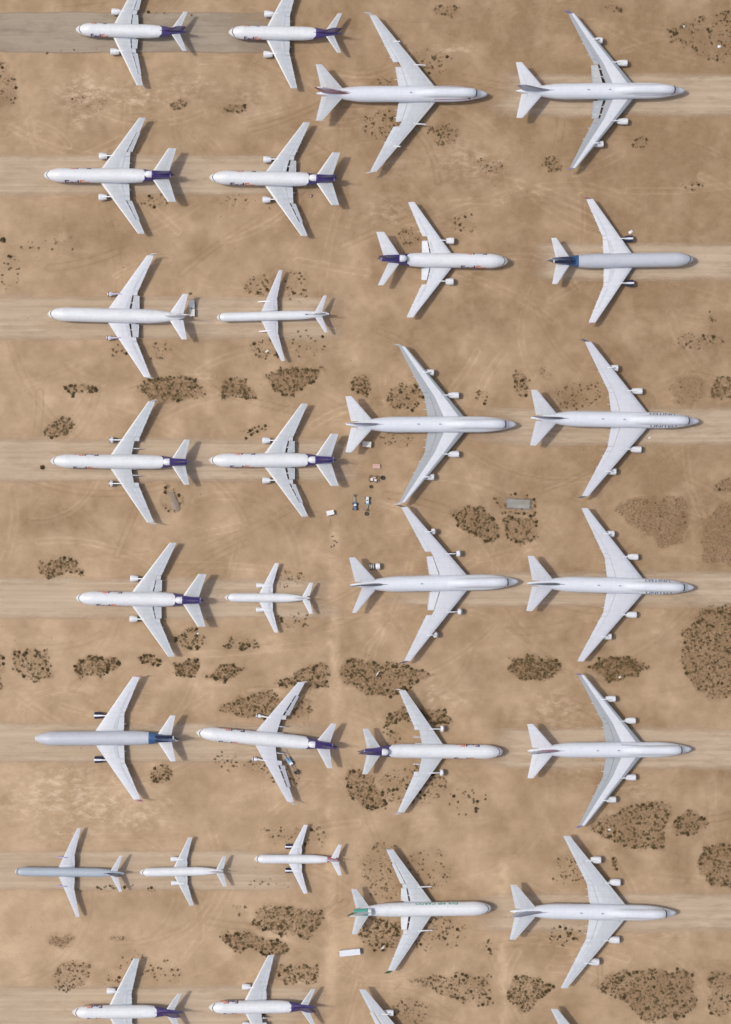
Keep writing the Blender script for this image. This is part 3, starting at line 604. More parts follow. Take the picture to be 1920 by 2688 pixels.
# kinds: d dark green-brown, b dry brown, f faint dry stubble ; n_small, n_edge (larger, along the rim), n_scatter (larger, anywhere)
PATCH = [
 (PG(1482,68,1520,48,1560,38,1600,30,1640,20,1640,125,1590,132,1545,122,1500,90), 150, 64, 34, 'd', .35, 'in the pale scrub patch at the top right corner'),
 (PG(-10,140,20,150,42,190,40,225,15,235,-10,230), 36, 0, 16, 'd', .35, 'near the left edge below the asphalt strip'),
 (E(397,234,17,8), 36, 8, 0, 'b', .45, 'in the left one of two small brown ovals'), (E(523,239,24,9), 40, 12, 0, 'b', .45, 'in the right one of two small brown ovals'),
 (E(852,280,50,34,10), 130, 0, 26, 'd', .3, 'behind the lower wing of the jumbo without engines'), (E(985,298,34,22), 90, 0, 6, 'b', .35, 'ahead of the lower wing of the jumbo without engines'),
 (E(955,140,48,34), 40, 0, 14, 'd', .12, 'ahead of the upper wing of the jumbo without engines'), (E(860,195,36,20), 40, 0, 4, 'b', .25, 'behind the upper wing of the jumbo without engines'),
 (E(995,20,30,13), 36, 0, 7, 'b', .3, 'in the faint patch at the top centre'), (E(1362,17,17,9), 24, 5, 0, 'b', .3, 'by the topmost wing tip of the jumbo with dark slots'),
 (E(1226,363,26,18), 60, 0, 6, 'b', .4, 'at the lower wing tip of the jumbo with dark slots'), (E(1090,366,30,15), 26, 0, 12, 'b', .2, 'right of the lower wing tip of the jumbo without engines'),
 (E(1420,318,22,10), 14, 16, 0, 'b', .15, 'in the ring-shaped marks right of the topmost jumbo'),
 (E(1030,500,30,20,15), 20, 0, 12, 'd', .12, 'ahead of the upper wing of the white-winged trijet'), (E(912,530,24,22), 30, 0, 6, 'b', .28, 'behind the upper wing of the white-winged trijet'),
 (E(574,634,40,22), 34, 0, 16, 'd', .22, 'left of the upper wing of the slim white airliner'), (E(664,640,30,36), 34, 0, 14, 'd', .22, 'right of the upper wing of the slim white airliner'),
 (E(592,775,38,21), 24, 20, 14, 'd', .3, 'under the lower wing of the slim white airliner'), (E(680,765,46,32), 16, 0, 11, 'd', .05, 'below the tail of the slim white airliner'),
 (E(262,780,24,14,20), 6, 0, 9, 'd', .1, 'left of the lower wing of the stripped white jet'), (E(357,775,24,18), 20, 0, 10, 'b', .15, 'right of the lower wing of the stripped white jet'),
 (E(179,863,41,14,2), 60, 34, 0, 'd', .4, 'in the small dark oval at the left, below the stripped white jet'),
 (E(380,863,71,27), 330, 52, 8, 'b', .6, 'round the widest oval scrub patch'), (PG(487,842,510,838,545,845,582,885,550,888,488,884), 150, 24, 6, 'b', .55, 'in the small tapering scrub patch'),
 (PG(582,838,640,818,720,820,710,840,640,882,628,880,600,855), 230, 52, 4, 'b', .6, 'along the rim of the fan-shaped scrub patch'),
 (E(131,951,35,21,-22), 130, 26, 0, 'b', .5, 'in the slanting oval at the left edge'), (E(560,957,42,10,-10), 10, 0, 14, 'd', .1, 'above the engine of a purple-tailed trijet'),
 (E(803,856,25,23), 60, 24, 8, 'd', .45, 'above the tail of the jumbo beside the white box'), (E(902,878,42,27,-8), 110, 24, 14, 'd', .4, 'behind the upper wing of the jumbo beside the white box'),
 (E(880,975,36,20), 30, 0, 10, 'b', .2, 'behind the lower wing of the jumbo beside the white box'),
 (E(1068,880,18,14,40), 12, 0, 8, 'd', .12, 'ahead of the upper wing of the jumbo beside the white box'), (E(1157,853,18,27), 60, 22, 6, 'd', .4, 'above the tail of the second-row lavender jumbo'),
 (E(1211,826,7,18), 26, 0, 2, 'f', .3, 'in the faint upright strip above the second-row lavender jumbo'), (E(1280,880,60,30), 70, 0, 18, 'b', .18, 'behind the upper wing of the second-row lavender jumbo'),
 (E(1555,760,60,18), 50, 0, 22, 'd', .2, 'in the loose scatter at the right edge above the second-row jumbos'), (E(1582,703,12,9), 8, 0, 6, 'd', .1, 'at the right edge below the silver trijet'),
 (E(1525,865,36,32), 110, 0, 2, 'f', .4, 'in the faint patch ahead of the second-row lavender jumbo'), (E(1606,860,30,26), 150, 6, 6, 'b', .4, 'in the brown patch at the right edge of the second row'),
 (PG(362,1080,380,1072,400,1110,408,1132,370,1135,358,1105), 34, 20, 6, 'd', .3, 'round the slanting earth mound'),
 (PG(1003,1140,1040,1118,1075,1125,1100,1160,1105,1200,1070,1198,1030,1180), 240, 52, 10, 'd', .6, 'in the lobe-shaped scrub patch left of the concrete slab'),
 (PG(1118,1145,1190,1148,1190,1200,1150,1210,1120,1185), 130, 26, 10, 'd', .45, 'in the square scrub patch under the concrete slab'), (PG(1100,1108,1125,1100,1190,1102,1196,1140,1110,1140), 30, 26, 0, 'd', .25, 'round the grey concrete slab'),
 (PG(1362,1130,1400,1108,1500,1105,1530,1120,1522,1200,1470,1215,1420,1180), 560, 10, 6, 'f', .55, 'in the wide faint patch at the right'), (PG(1562,1160,1600,1120,1640,1115,1640,1260,1560,1250), 380, 8, 2, 'f', .5, 'in the faint patch at the right edge'), (E(1612,1075,28,20), 100, 4, 4, 'f', .45, 'in the small faint patch at the right edge'),
 (PG(88,1280,92,1255,120,1240,165,1240,188,1265,182,1274,150,1270,110,1282), 200, 18, 2, 'b', .5, 'in the half-moon scrub patch at the left'),
 (E(424,1420,36,22), 70, 24, 6, 'd', .3, 'in the ring of scrub below a lower wing tip'), (E(535,1432,46,16), 60, 0, 16, 'd', .25, 'in the loose row below the small white jet'), (E(650,1375,40,18), 20, 0, 16, 'd', .12, 'by the lower wing of the small all-white jet'), (E(640,1280,44,22), 50, 0, 10, 'b', .2, 'by the upper wing of the small all-white jet'),
 (PG(25,1442,60,1440,100,1442,118,1475,112,1510,60,1522,28,1490), 170, 34, 8, 'd', .4, 'in the squarish scrub patch near the left edge'), (E(2,1492,9,40), 20, 14, 2, 'd', .4, 'in the strip cut by the left edge'),
 (PG(165,1495,175,1465,205,1450,250,1462,270,1485,230,1498,180,1508), 240, 44, 2, 'b', .6, 'in the bean-shaped scrub patch at the left'), (E(332,1465,26,13,8), 50, 20, 8, 'd', .4, 'in the small dark patch by a trijet wing tip'),
 (PG(385,1478,420,1467,450,1475,440,1500,410,1506,388,1498), 150, 24, 4, 'b', .65, 'in the left one of two small brown patches'), (PG(462,1500,480,1472,520,1473,550,1482,530,1498,490,1508), 140, 24, 4, 'b', .55, 'in the right one of two small brown patches'),
 (PG(603,1508,625,1497,655,1500,670,1518,630,1520), 60, 16, 6, 'd', .45, 'in the small wedge left of a trijet wing tip'), (PG(650,1495,690,1472,728,1470,730,1525,690,1532,660,1515), 130, 30, 10, 'd', .55, 'in the dark patch at the wing tip of the askew trijet'),
 (PG(760,1468,800,1464,860,1472,920,1485,968,1502,930,1520,880,1542,820,1540,765,1520), 380, 76, 16, 'd', .6, 'in the long leaf-shaped scrub patch at the centre'),
 (PG(478,1580,530,1545,590,1535,640,1550,640,1590,540,1590), 330, 22, 6, 'b', .5, 'in the low brown patch ahead of the askew trijet'), (E(655,1570,38,22), 70, 0, 12, 'b', .4, 'behind the upper wing of the askew trijet'),
 (PG(850,1612,865,1580,920,1572,995,1575,1000,1600,960,1612,900,1595), 230, 60, 26, 'd', .5, 'above the trijet among dark bushes'), (E(870,1635,22,26), 10, 0, 9, 'd', .2, 'behind the upper wing of the trijet among dark bushes'),
 (PG(1128,1460,1180,1455,1240,1465,1255,1490,1210,1512,1150,1508,1130,1490), 480, 24, 0, 'b', .7, 'in the left one of two brown ovals at the right'), (PG(1302,1482,1340,1460,1400,1455,1440,1482,1410,1505,1350,1508), 470, 22, 2, 'b', .65, 'in the right one of two brown ovals at the right'),
 (PG(1508,1470,1512,1420,1540,1370,1580,1350,1640,1342,1640,1545,1580,1552,1530,1520), 760, 56, 12, 'd', .6, 'in the biggest round patch at the right edge'),
 (E(362,1716,23,20,-25), 70, 16, 6, 'd', .35, 'below the tail of the silver trijet facing left'), (E(505,1688,32,18), 26, 0, 12, 'd', .2, 'below the nose of the askew trijet'), (E(605,1712,62,26,15), 40, 0, 24, 'd', .22, 'round the lower wing of the askew trijet'),
 (PG(766,1725,780,1710,820,1712,850,1760,855,1795,830,1802,780,1770), 170, 42, 14, 'd', .55, 'in the dark patch below the two meeting tails'), (E(920,1745,76,46), 130, 0, 84, 'd', .22, 'round the lower wing of the trijet among dark bushes'), (E(1040,1770,54,30,-30), 6, 0, 26, 'd', .0, 'in the loose scatter right of the trijet among dark bushes'),
 (PG(1308,1838,1350,1808,1430,1780,1478,1782,1486,1815,1478,1850,1475,1885,1420,1882,1350,1868), 480, 60, 18, 'd', .55, 'in the broad patch below a jumbo wing tip at the right'), (PG(1498,1825,1510,1802,1560,1805,1578,1828,1540,1850,1505,1858), 150, 28, 4, 'd', .5, 'in the small round patch right of the broad one'),
 (PG(1550,1915,1560,1880,1600,1868,1640,1865,1640,1970,1590,1972,1555,1945), 300, 34, 12, 'd', .55, 'in the dark patch at the right edge above the lowest jumbo'),
 (E(615,1852,32,20), 14, 0, 10, 'd', .1, 'left of the upper wing of the red-tailed jet'), (E(690,1862,40,28), 24, 0, 18, 'd', .15, 'right of the upper wing of the red-tailed jet'),
 (PG(550,2048,590,2012,660,2012,712,2020,715,2050,690,2085,640,2078,590,2062), 440, 26, 20, 'b', .5, 'in the brown fan below the red-tailed jet'), (E(535,2020,20,14), 8, 0, 6, 'd', .1, 'left of the brown fan below the red-tailed jet'),
 (PG(488,2085,500,2070,560,2072,640,2092,650,2110,600,2116,520,2105), 210, 64, 10, 'd', .6, 'in the long dark strip above a bottom wing tip'),
 (E(136,2088,28,14), 110, 0, 0, 'f', .5, 'in the faint oval at the lower left'), (E(263,2086,14,6), 26, 0, 2, 'f', .35, 'in the tiny faint oval at the lower left'), (E(160,2165,46,30,-20), 130, 0, 20, 'b', .3, 'in the loose patch at the lower left'),
 (E(290,2150,50,36,-20), 20, 0, 24, 'd', .1, 'round the wing tip of the lower left freighter'), (E(370,2160,44,22), 14, 0, 14, 'd', .05, 'right of the wing of the lower left freighter'),
 (PG(610,2140,715,2138,716,2180,640,2186,600,2170), 150, 10, 26, 'd', .35, 'in the patch by the bottom freighter with purple tail'),
 (PG(795,2045,850,2035,905,2050,890,2105,840,2112,800,2080), 190, 20, 54, 'd', .35, 'behind the lower wing of the green-tailed trijet'), (E(975,2075,68,36,-12), 60, 0, 46, 'd', .12, 'ahead of the lower wing of the green-tailed trijet'),
 (E(950,1930,60,50), 60, 0, 14, 'b', .12, 'ahead of the upper wing of the green-tailed trijet'), (E(850,1935,52,62), 130, 0, 26, 'b', .22, 'behind the upper wing of the green-tailed trijet'), (E(1087,2103,9,18), 4, 0, 11, 'd', .1, 'in the lone dark clump right of the green-tailed trijet'),
 (PG(905,2172,980,2165,1092,2163,1090,2235,1030,2225,960,2200), 130, 34, 62, 'd', .3, 'in the wedge of dark bushes at the bottom centre'), (PG(1127,2195,1140,2172,1200,2170,1237,2190,1200,2220,1175,2246,1130,2225), 260, 40, 8, 'd', .5, 'in the rounded patch left of the lowest jumbo wing tip'),
 (PG(1312,2185,1350,2162,1440,2155,1545,2156,1548,2235,1500,2262,1440,2268,1380,2225), 700, 84, 24, 'd', .5, 'in the largest patch at the bottom right'), (PG(1568,2175,1590,2160,1640,2160,1640,2250,1572,2258), 150, 20, 16, 'd', .4, 'in the patch at the bottom right corner'),
 (E(1262,1938,34,36), 26, 0, 26, 'd', .15, 'behind the upper wing of the lowest jumbo'), (E(1258,2075,44,26), 24, 0, 26, 'd', .15, 'behind the lower wing of the lowest jumbo'), (E(1370,1920,9,17), 10, 0, 9, 'd', .2, 'in the small cluster ahead of the lowest jumbo'),
 (E(900,2250,60,34), 90, 0, 14, 'b', .25, 'round the wing tip at the bottom centre'), (E(430,1418,1,1), 0, 0, 0, 'b', 0, ''),
 (E(30,605,30,40), 10, 0, 14, 'd', .08, 'scattered at the left edge above the stripped white jet'), (E(110,545,70,30), 10, 0, 8, 'd', .0, 'scattered left of the second trijet row'),
 (E(350,447,46,14), 12, 0, 12, 'd', .05, 'below the tail of the trijet with both flaps lowered'), (E(560,450,80,16), 18, 0, 10, 'b', .05, 'below the engine of the trijet beside the cone'),
 (E(1400,870,1,1), 0, 0, 0, 'b', 0, ''), (E(180,1970,1,1), 0, 0, 0, 'b', 0, ''), (E(250,1972,100,4), 14, 0, 16, 'd', .0, 'in a line along the dirt road below the blue-grey airliner'), (E(250,116,240,3), 24, 0, 12, 'd', .0, 'along the lower edge of the asphalt strip'), (E(330,27,130,2), 14, 0, 12, 'd', .0, 'along the upper edge of the asphalt strip'),
 (E(200,228,40,18), 10, 0, 6, 'd', .05, 'in the pale bare ground below the asphalt strip'), (E(1540,410,30,8), 8, 0, 8, 'd', .0, 'at the right edge above the silver trijet'), (E(1350,1690,90,40), 8, 0, 4, 'd', .0, 'near the tail of the jumbo with the pink stripe'), (E(600,1960,60,10), 6, 0, 8, 'b', .0, 'below the nose of the red-tailed jet'),
]
def inside(shape, x, y):
    if shape[0] == 'e':
        _, cx, cy, rx, ry, r = shape; c, s = math.cos(r), math.sin(r); dx, dy = x-cx, y-cy
        u, v = (dx*c+dy*s)/rx, (-dx*s+dy*c)/ry; return u*u+v*v < 1
    p = shape[1]; r = False
    for (x0, y0), (x1, y1) in zip(p, p[1:]+p[:1]):
        if (y0 > y) != (y1 > y) and x < (x1-x0)*(y-y0)/(y1-y0)+x0: r = not r
    return r
def bbox(shape):
    if shape[0] == 'e':
        q = max(shape[3], shape[4]); return shape[1]-q, shape[1]+q, shape[2]-q, shape[2]+q
    xs = [p[0] for p in shape[1]]; ys = [p[1] for p in shape[1]]; return min(xs), max(xs), min(ys), max(ys)
def rim_pt(shape):
    if shape[0] == 'e':
        _, cx, cy, rx, ry, r = shape; a = random.uniform(0, 2*math.pi); q = random.uniform(.80, 1.03)
        u, v = rx*q*math.cos(a), ry*q*math.sin(a); x, y = cx+u*math.cos(r)-v*math.sin(r), cy+u*math.sin(r)+v*math.cos(r)
    else:
        p = shape[1]; cx = sum(a for a, _ in p)/len(p); cy = sum(b for _, b in p)/len(p)
        seg = list(zip(p, p[1:]+p[:1])); ln = [math.dist(a, b) for a, b in seg]
        (a, b) = random.choices(seg, ln)[0]; t = random.random(); x, y = a[0]+(b[0]-a[0])*t, a[1]+(b[1]-a[1])*t
        q = random.uniform(.80, 1.0); x, y = cx+(x-cx)*q, cy+(y-cy)*q
    w = warp(x, y); return x-w[0], y-w[1]
def in_pt(shape):
    x0, x1, y0, y1 = bbox(shape)
    for _ in range(90):
        x, y = random.uniform(x0-4, x1+4), random.uniform(y0-4, y1+4); w = warp(x, y)
        if inside(shape, x+w[0], y+w[1]) and mnoise.noise((x*.06, y*.06, 3))+random.uniform(-.55, .55) > -.12: return x, y
    return (x0+x1)/2, (y0+y1)/2
def warp(x, y):
    """ragged outlines"""
    i = min(max(int((x+60)/4), 0), WARP.shape[2]-1); j = min(max(int((y+60)/4), 0), WARP.shape[1]-1); return WARP[0, j, i], WARP[1, j, i]

# lanes in 1624-print pixels: x0, x1, y0, y1, fade at x0 / x1
LANES = [(1050, 1700, 165, 257, 60, 0), (-60, 700, 345, 432, 0, 120), (-60, 760, 660, 752, 0, 70), (1120, 1700, 541, 621, 50, 0), (-60, 790, 975, 1068, 0, 60), (960, 1700, 907, 988, 120, 0),
         (-60, 760, 1285, 1372, 0, 90), (770, 1700, 1272, 1346, 90, 0), (-60, 740, 1608, 1692, 0, 90), (990, 1700, 1618, 1706, 90, 0), (-60, 690, 1890, 1976, 0, 90), (990, 1700, 1984, 2068, 80, 0), (-60, 720, 2190, 2330, 0, 90)]
PALES = [(190, 205, 70, 40, .9), (300, 215, 90, 30, .8), (180, 265, 40, 25, .7), (420, 190, 70, 40, .5), (60, 300, 60, 40, .3), (1040, 360, 90, 50, .5), (870, 370, 40, 25, .5), (1010, 110, 60, 10, .6),
         (130, 1760, 110, 60, .95), (230, 1790, 120, 45, .9), (300, 1815, 90, 30, .8), (60, 1790, 70, 40, .7), (300, 1560, 60, 30, .3), (1010, 1550, 60, 20, .5), (960, 1540, 12, 30, .8), (1230, 1570, 60, 40, .6), (1270, 1700, 70, 30, .5), (1300, 1500, 40, 20, .3),
         (1180, 2050, 60, 30, .35), (1500, 2050, 70, 40, .5), (1420, 1750, 60, 30, .4), (560, 210, 60, 40, .4), (860, 470, 60, 40, .45), (1030, 610, 50, 30, .3), (150, 1850, 90, 30, .6)]
DARKS = [(260, 520, 120, 40, .4), (250, 310, 60, 30, .35), (150, 1150, 120, 40, .4), (300, 1130, 80, 30, .35), (1520, 330, 90, 50, .35), (930, 330, 60, 40, .3), (1500, 650, 80, 40, .3), (640, 1230, 60, 40, .2), (1100, 60, 90, 40, .25), (880, 420, 50, 60, .2), (450, 1560, 120, 40, .25), (1350, 820, 120, 40, .25), (380, 2000, 110, 30, .3), (1060, 700, 90, 40, .25), (1450, 1020, 90, 50, .25)]
# tyre tracks: polyline, half width (px), strength (+ pale, - dark)
TRACKS = [([(745, 1180), (742, 1400), (745, 1530), (742, 1700), (740, 1850), (735, 2000), (738, 2280)], 14, .95), ([(1122, 1930), (1120, 2100), (1122, 2280)], 12, .85), ([(1535, 1100), (1540, 1180), (1545, 1330)], 9, .4), ([(465, 750), (462, 850), (470, 960)], 10, .3),
          ([(780, 430), (800, 700), (790, 1000)], 30, .25), ([(0, 545), (160, 560), (330, 600), (520, 560), (760, 420)], 5, -.25), ([(1100, 650), (1300, 660), (1450, 720), (1624, 700)], 5, -.25), ([(800, 560), (1000, 650), (1200, 655)], 5, .25),
          ([(0, 1420), (200, 1420), (420, 1455), (740, 1440)], 8, .35), ([(0, 1540), (240, 1530), (470, 1520), (640, 1540)], 8, .3), ([(960, 1440), (1100, 1440), (1280, 1440), (1500, 1400)], 8, .3), ([(1260, 1480), (1300, 1520), (1400, 1530), (1500, 1560)], 8, .3),
          ([(900, 1830), (1100, 1820), (1300, 1860), (1500, 1900)], 7, .3), ([(1300, 1120), (1400, 1200), (1480, 1230), (1624, 1235)], 6, .3), ([(540, 2015), (620, 2085), (740, 2110)], 9, .4), ([(0, 885), (200, 890), (460, 900), (760, 880)], 9, .25),
          ([(30, 1470), (20, 1540), (25, 1620)], 8, .3), ([(1440, 1560), (1560, 1600), (1624, 1600)], 5, -.2), ([(520, 1520), (640, 1480), (740, 1430)], 5, .3), ([(850, 1230), (1000, 1235), (1250, 1225)], 6, .25), ([(0, 490), (260, 500), (420, 520)], 4, -.25), ([(560, 1090), (640, 1110), (760, 1180)], 4, -.2), ([(1130, 300), (1300, 420), (1624, 440)], 6, .2), ([(820, 40), (1050, 55), (1130, 70)], 4, -.3)]

def fbm(X, Y, sc, seed, oc=4):
    """value noise with numpy"""
    out = np.zeros_like(X); amp = 1.; tot = 0
    for o in range(oc):
        g = np.random.default_rng(seed+o).random((257, 257)); x, y = X*sc*2**o, Y*sc*2**o
        xi, yi = np.floor(x).astype(int), np.floor(y).astype(int); u, v = x-xi, y-yi; u, v = u*u*(3-2*u), v*v*(3-2*v)
        a = g[yi % 256, xi % 256]; b = g[yi % 256, (xi+1) % 256]; c = g[(yi+1) % 256, xi % 256]; d = g[(yi+1) % 256, (xi+1) % 256]
        out += amp*((a*(1-u)+b*u)*(1-v)+(c*(1-u)+d*u)*v); tot += amp; amp *= .5
    return out/tot
_wx, _wy = np.meshgrid(np.arange(-60, 1700, 4.), np.arange(-60, 2340, 4.))
WARP = np.stack([(fbm(_wx, _wy, .045, 31, 3)-.5)*30, (fbm(_wx, _wy, .045, 37, 3)-.5)*26])
def seg_dist(X, Y, pl):
    best = np.full_like(X, 1e9)
    for (x0, y0), (x1, y1) in zip(pl, pl[1:]):
        dx, dy = x1-x0, y1-y0; t = np.clip(((X-x0)*dx+(Y-y0)*dy)/(dx*dx+dy*dy), 0, 1)
        best = np.minimum(best, np.hypot(X-x0-t*dx, Y-y0-t*dy))
    return best
def shape_mask(shape, X, Y):
    if shape[0] == 'e':
        _, cx, cy, rx, ry, r = shape; c, s = math.cos(r), math.sin(r); dx, dy = X-cx, Y-cy
        return (1-np.hypot((dx*c+dy*s)/rx, (-dx*s+dy*c)/ry))*min(rx, ry)
    p = shape[1]; d = seg_dist(X, Y, p+p[:1]); ins = np.zeros(X.shape, bool)
    for (x0, y0), (x1, y1) in zip(p, p[1:]+p[:1]):
        ins ^= ((y0 > Y) != (y1 > Y)) & (X < (x1-x0)*(Y-y0)/((y1-y0) or 1e-9)+x0)
    return np.where(ins, d, -d)
def sm(a): a = np.clip(a, 0, 1); return a*a*(3-2*a)

def grid_axis(lo, hi, step):
    inner = np.arange(lo, hi+step, step); ext = [8, 25, 80, 250, 700, 2000]
    return np.concatenate([[inner[0]-e for e in ext[::-1]], inner, [inner[-1]+e for e in ext]])
def ground():
    xs, ys = grid_axis(-158, 158, .6), grid_axis(-218, 218, .6)
    GX, GY = np.meshgrid(xs, ys); nx, ny = len(xs), len(ys)
    PX, PY = GX/(S*D)+812, 1137-GY/(S*D)          # print coordinates of the survey
    wob = (fbm(PX, PY, .05, 3)-.5)*22
    soil = np.zeros_like(GX)
    for shp, a, b, c, kind, so, ph in PATCH:
        if so <= 0: continue
        x0, x1, y0, y1 = bbox(shp); q = (PX > x0-30) & (PX < x1+30) & (PY > y0-30) & (PY < y1+30)
        if not q.any(): continue
        iw = np.clip(((PX[q]+60)/4).astype(int), 0, WARP.shape[2]-1); jw = np.clip(((PY[q]+60)/4).astype(int), 0, WARP.shape[1]-1)
        m = sm((shape_mask(shp, PX[q]+WARP[0, jw, iw], PY[q]+WARP[1, jw, iw])+wob[q]*.2+7)/15)*so; soil[q] = np.maximum(soil[q], m)
    tone = .5+np.zeros_like(GX)
    nz = fbm(PX, PY, .018, 11); nz2 = fbm(PX, PY, .07, 17)
    pale = np.zeros_like(GX)
    for cx, cy, rx, ry, s in PALES: pale = np.maximum(pale, s*np.exp(-(((PX-cx)/rx)**2+((PY-cy)/ry)**2)))
    pale = np.clip(pale, 0, 1)
    dark = np.zeros_like(GX)
    for cx, cy, rx, ry, s in DARKS: dark = np.maximum(dark, s*np.exp(-(((PX-cx)/rx)**2+((PY-cy)/ry)**2)))
    tr = np.zeros_like(GX)
    for pl, w, s in TRACKS:
        d = np.abs(seg_dist(PX+(nz2-.5)*16, PY+(nz-.5)*16, pl)); f = sm(1-d/(w*1.5))
        if w < 8: f = sm(1-np.abs(d-w*.6)/(w*.8))
        tr += s*f*(.4+.9*nz2)
    rr = random.Random(77)                # many faint old wheel marks
    for _ in range(300):
        x, y = rr.uniform(0, 1624), rr.uniform(0, 2274); a = rr.choice((0, 0, 0, 1.57))+rr.gauss(0, .35); cv = rr.gauss(0, .0035); L = rr.uniform(80, 340); pl = [(x, y)]
        for q in range(7):
            x += L/7*math.cos(a); y += L/7*math.sin(a); a += cv*L/7; pl.append((x, y))
        xs_ = [p[0] for p in pl]; ys_ = [p[1] for p in pl]
        q = (PX > min(xs_)-14) & (PX < max(xs_)+14) & (PY > min(ys_)-14) & (PY < max(ys_)+14)
        if not q.any(): continue
        d = seg_dist(PX[q], PY[q], pl); g = rr.uniform(5, 8); w = rr.uniform(2.0, 4.0)
        tr[q] += rr.uniform(.25, .8)*rr.choice((1, 1, -1))*sm(1-np.abs(d-g)/w)*(.25+1.2*nz2[q])
    # broad tone gradient: paler to the lower left, browner to the upper right
    g = .5+.42*np.clip((812-PX)/812, -1.2, 1.2)*.5+.34*np.clip((PY-1137)/1137, -1.2, 1.2)*.5
    tone = np.clip(g-.09+(nz-.5)*.95+(nz2-.5)*.36-dark*.85+tr*.42, 0, 1)
    far = sm((np.maximum(np.abs(GX)-150, np.abs(GY)-210))/60); tone = tone*(1-far)+.45*far; soil *= 1-far; pale *= 1-far
    me = bpy.data.meshes.new('ground'); V = np.stack([GX, GY, np.zeros_like(GX)], -1).reshape(-1, 3)
    # gentle real relief outside the lanes' sheets would poke through them: keep it below the sheets
    V[:, 2] = -.05+(.06*(nz2-.5)).reshape(-1).clip(-.04, .03)
    i = np.arange(nx*ny).reshape(ny, nx); F = np.stack([i[:-1, :-1], i[:-1, 1:], i[1:, 1:], i[1:, :-1]], -1).reshape(-1, 4)
    me.vertices.add(len(V)); me.vertices.foreach_set('co', V.ravel())
    me.loops.add(F.size); me.loops.foreach_set('vertex_index', F.ravel().astype(np.int32))
    me.polygons.add(len(F)); me.polygons.foreach_set('loop_start', np.arange(0, F.size, 4, dtype=np.int32)); me.update(calc_edges=True)
    me.polygons.foreach_set('use_smooth', [True]*len(F))
    for nm, arr in (('soil', soil), ('pale', pale), ('tone', tone)):
        at = me.attributes.new(nm, 'FLOAT', 'POINT'); at.data.foreach_set('value', arr.ravel().astype(np.float32))
    m, t, bs = nt('desert_sand'); tc = nd(t, 'ShaderNodeTexCoord').outputs['Object']
    def at(n): a = nd(t, 'ShaderNodeAttribute', attribute_name=n); return a.outputs['Fac']
    c = mixc(t, at('tone'), (.276, .1835, .102), (.60, .436, .286))
    n1 = noise_n(t, tc, .05, 5, .6); c = mixc(t, ramp(t, n1, .38, .68, 0, .40), c, (.340, .2275, .129))
    n2 = noise_n(t, tc, .35, 7, .7, (.8, 1.0, 1)); c = mixc(t, ramp(t, n2, .38, .72, 0, .20), c, (.57, .419, .28))
    n5 = noise_n(t, tc, .13, 7, .68, (.7, 1.0, 1)); c = mixc(t, ramp(t, n5, .46, .70, 0, .30), c, (.305, .2055, .119))
    n6 = noise_n(t, tc, .09, 6, .62, (1.0, .55, 1)); c = mixc(t, ramp(t, n6, .50, .72, 0, .22), c, (.57, .421, .285))
    # salt crust where the survey marks it, broken up into flakes
    n3 = noise_n(t, tc, .28, 7, .68, (.8, 1.3, 1)); pm = math_n(t, 'MULTIPLY', at('pale'), ramp(t, n3, .46, .66, 0, 1))
    c = mixc(t, math_n(t, 'MULTIPLY', pm, .85), c, (.75, .59, .425))
    n4 = noise_n(t, tc, .9, 4, .7); so = math_n(t, 'MULTIPLY', at('soil'), ramp(t, n4, .34, .66, .4, 1.6))
    c = mixc(t, math_n(t, 'MULTIPLY', so, 1.1, clamp=True), c, (.225, .143, .075))
    nf = noise_n(t, tc, 2.6, 3, .7); c = mixc(t, 1.0, c, mixc(t, nf, (.74, .74, .74), (1.2, 1.2, 1.2)), 'MULTIPLY')
    t.links.new(c, bs.inputs['Base Color']); bs.inputs['Roughness'].default_value = .95; bs.inputs['Specular IOR Level'].default_value = .15
    bp = nd(t, 'ShaderNodeBump'); bp.inputs['Strength'].default_value = .5; bp.inputs['Distance'].default_value = .35
    t.links.new(n2, bp.inputs['Height']); t.links.new(bp.outputs[0], bs.inputs['Normal'])
    me.materials.append(m); o = link('ground', me); o['kind'] = 'structure'

def lane_mat(name, ca, cb, streak, op=.9):
    m, t, bs = nt(name); tc = nd(t, 'ShaderNodeTexCoord').outputs['Object']
    n1 = noise_n(t, tc, 1.0, 5, .6, (.006, streak, 1)); c = mixc(t, ramp(t, n1, .36, .66), ca, cb)
    n2 = noise_n(t, tc, .10, 5, .6, (.6, 1.6, 1)); c = mixc(t, ramp(t, n2, .42, .75, 0, .38), c, tuple(.84*x for x in cb))
    n3 = noise_n(t, tc, 1.0, 3, .6, (.012, .9, 1)); c = mixc(t, ramp(t, n3, .55, .7, 0, .35), c, tuple(min(1, 1.22*x) for x in ca))
    nf = noise_n(t, tc, 2.4, 3, .7); c = mixc(t, 1.0, c, mixc(t, nf, (.86, .86, .86), (1.1, 1.1, 1.1)), 'MULTIPLY')
    t.links.new(c, bs.inputs['Base Color']); bs.inputs['Roughness'].default_value = .95; bs.inputs['Specular IOR Level'].default_value = .12
    ed = nd(t, 'ShaderNodeAttribute', attribute_name='cover').outputs['Fac']
    ne = noise_n(t, tc, .35, 5, .65, (.25, 1, 1)); nb = noise_n(t, tc, .06, 5, .6, (.5, 1.2, 1)); f = math_n(t, 'ADD', ed, math_n(t, 'MULTIPLY', math_n(t, 'SUBTRACT', ne, .5), 1.1)); f = math_n(t, 'ADD', f, math_n(t, 'MULTIPLY', math_n(t, 'SUBTRACT', nb, .55), 1.0))
    a = ramp(t, f, .10, .95, 0, op); nd_a = nd(t, 'ShaderNodeMath', operation='MULTIPLY', use_clamp=True); t.links.new(a, nd_a.inputs[0]); nd_a.inputs[1].default_value = 1
    t.links.new(nd_a.outputs[0], bs.inputs['Alpha']); return m
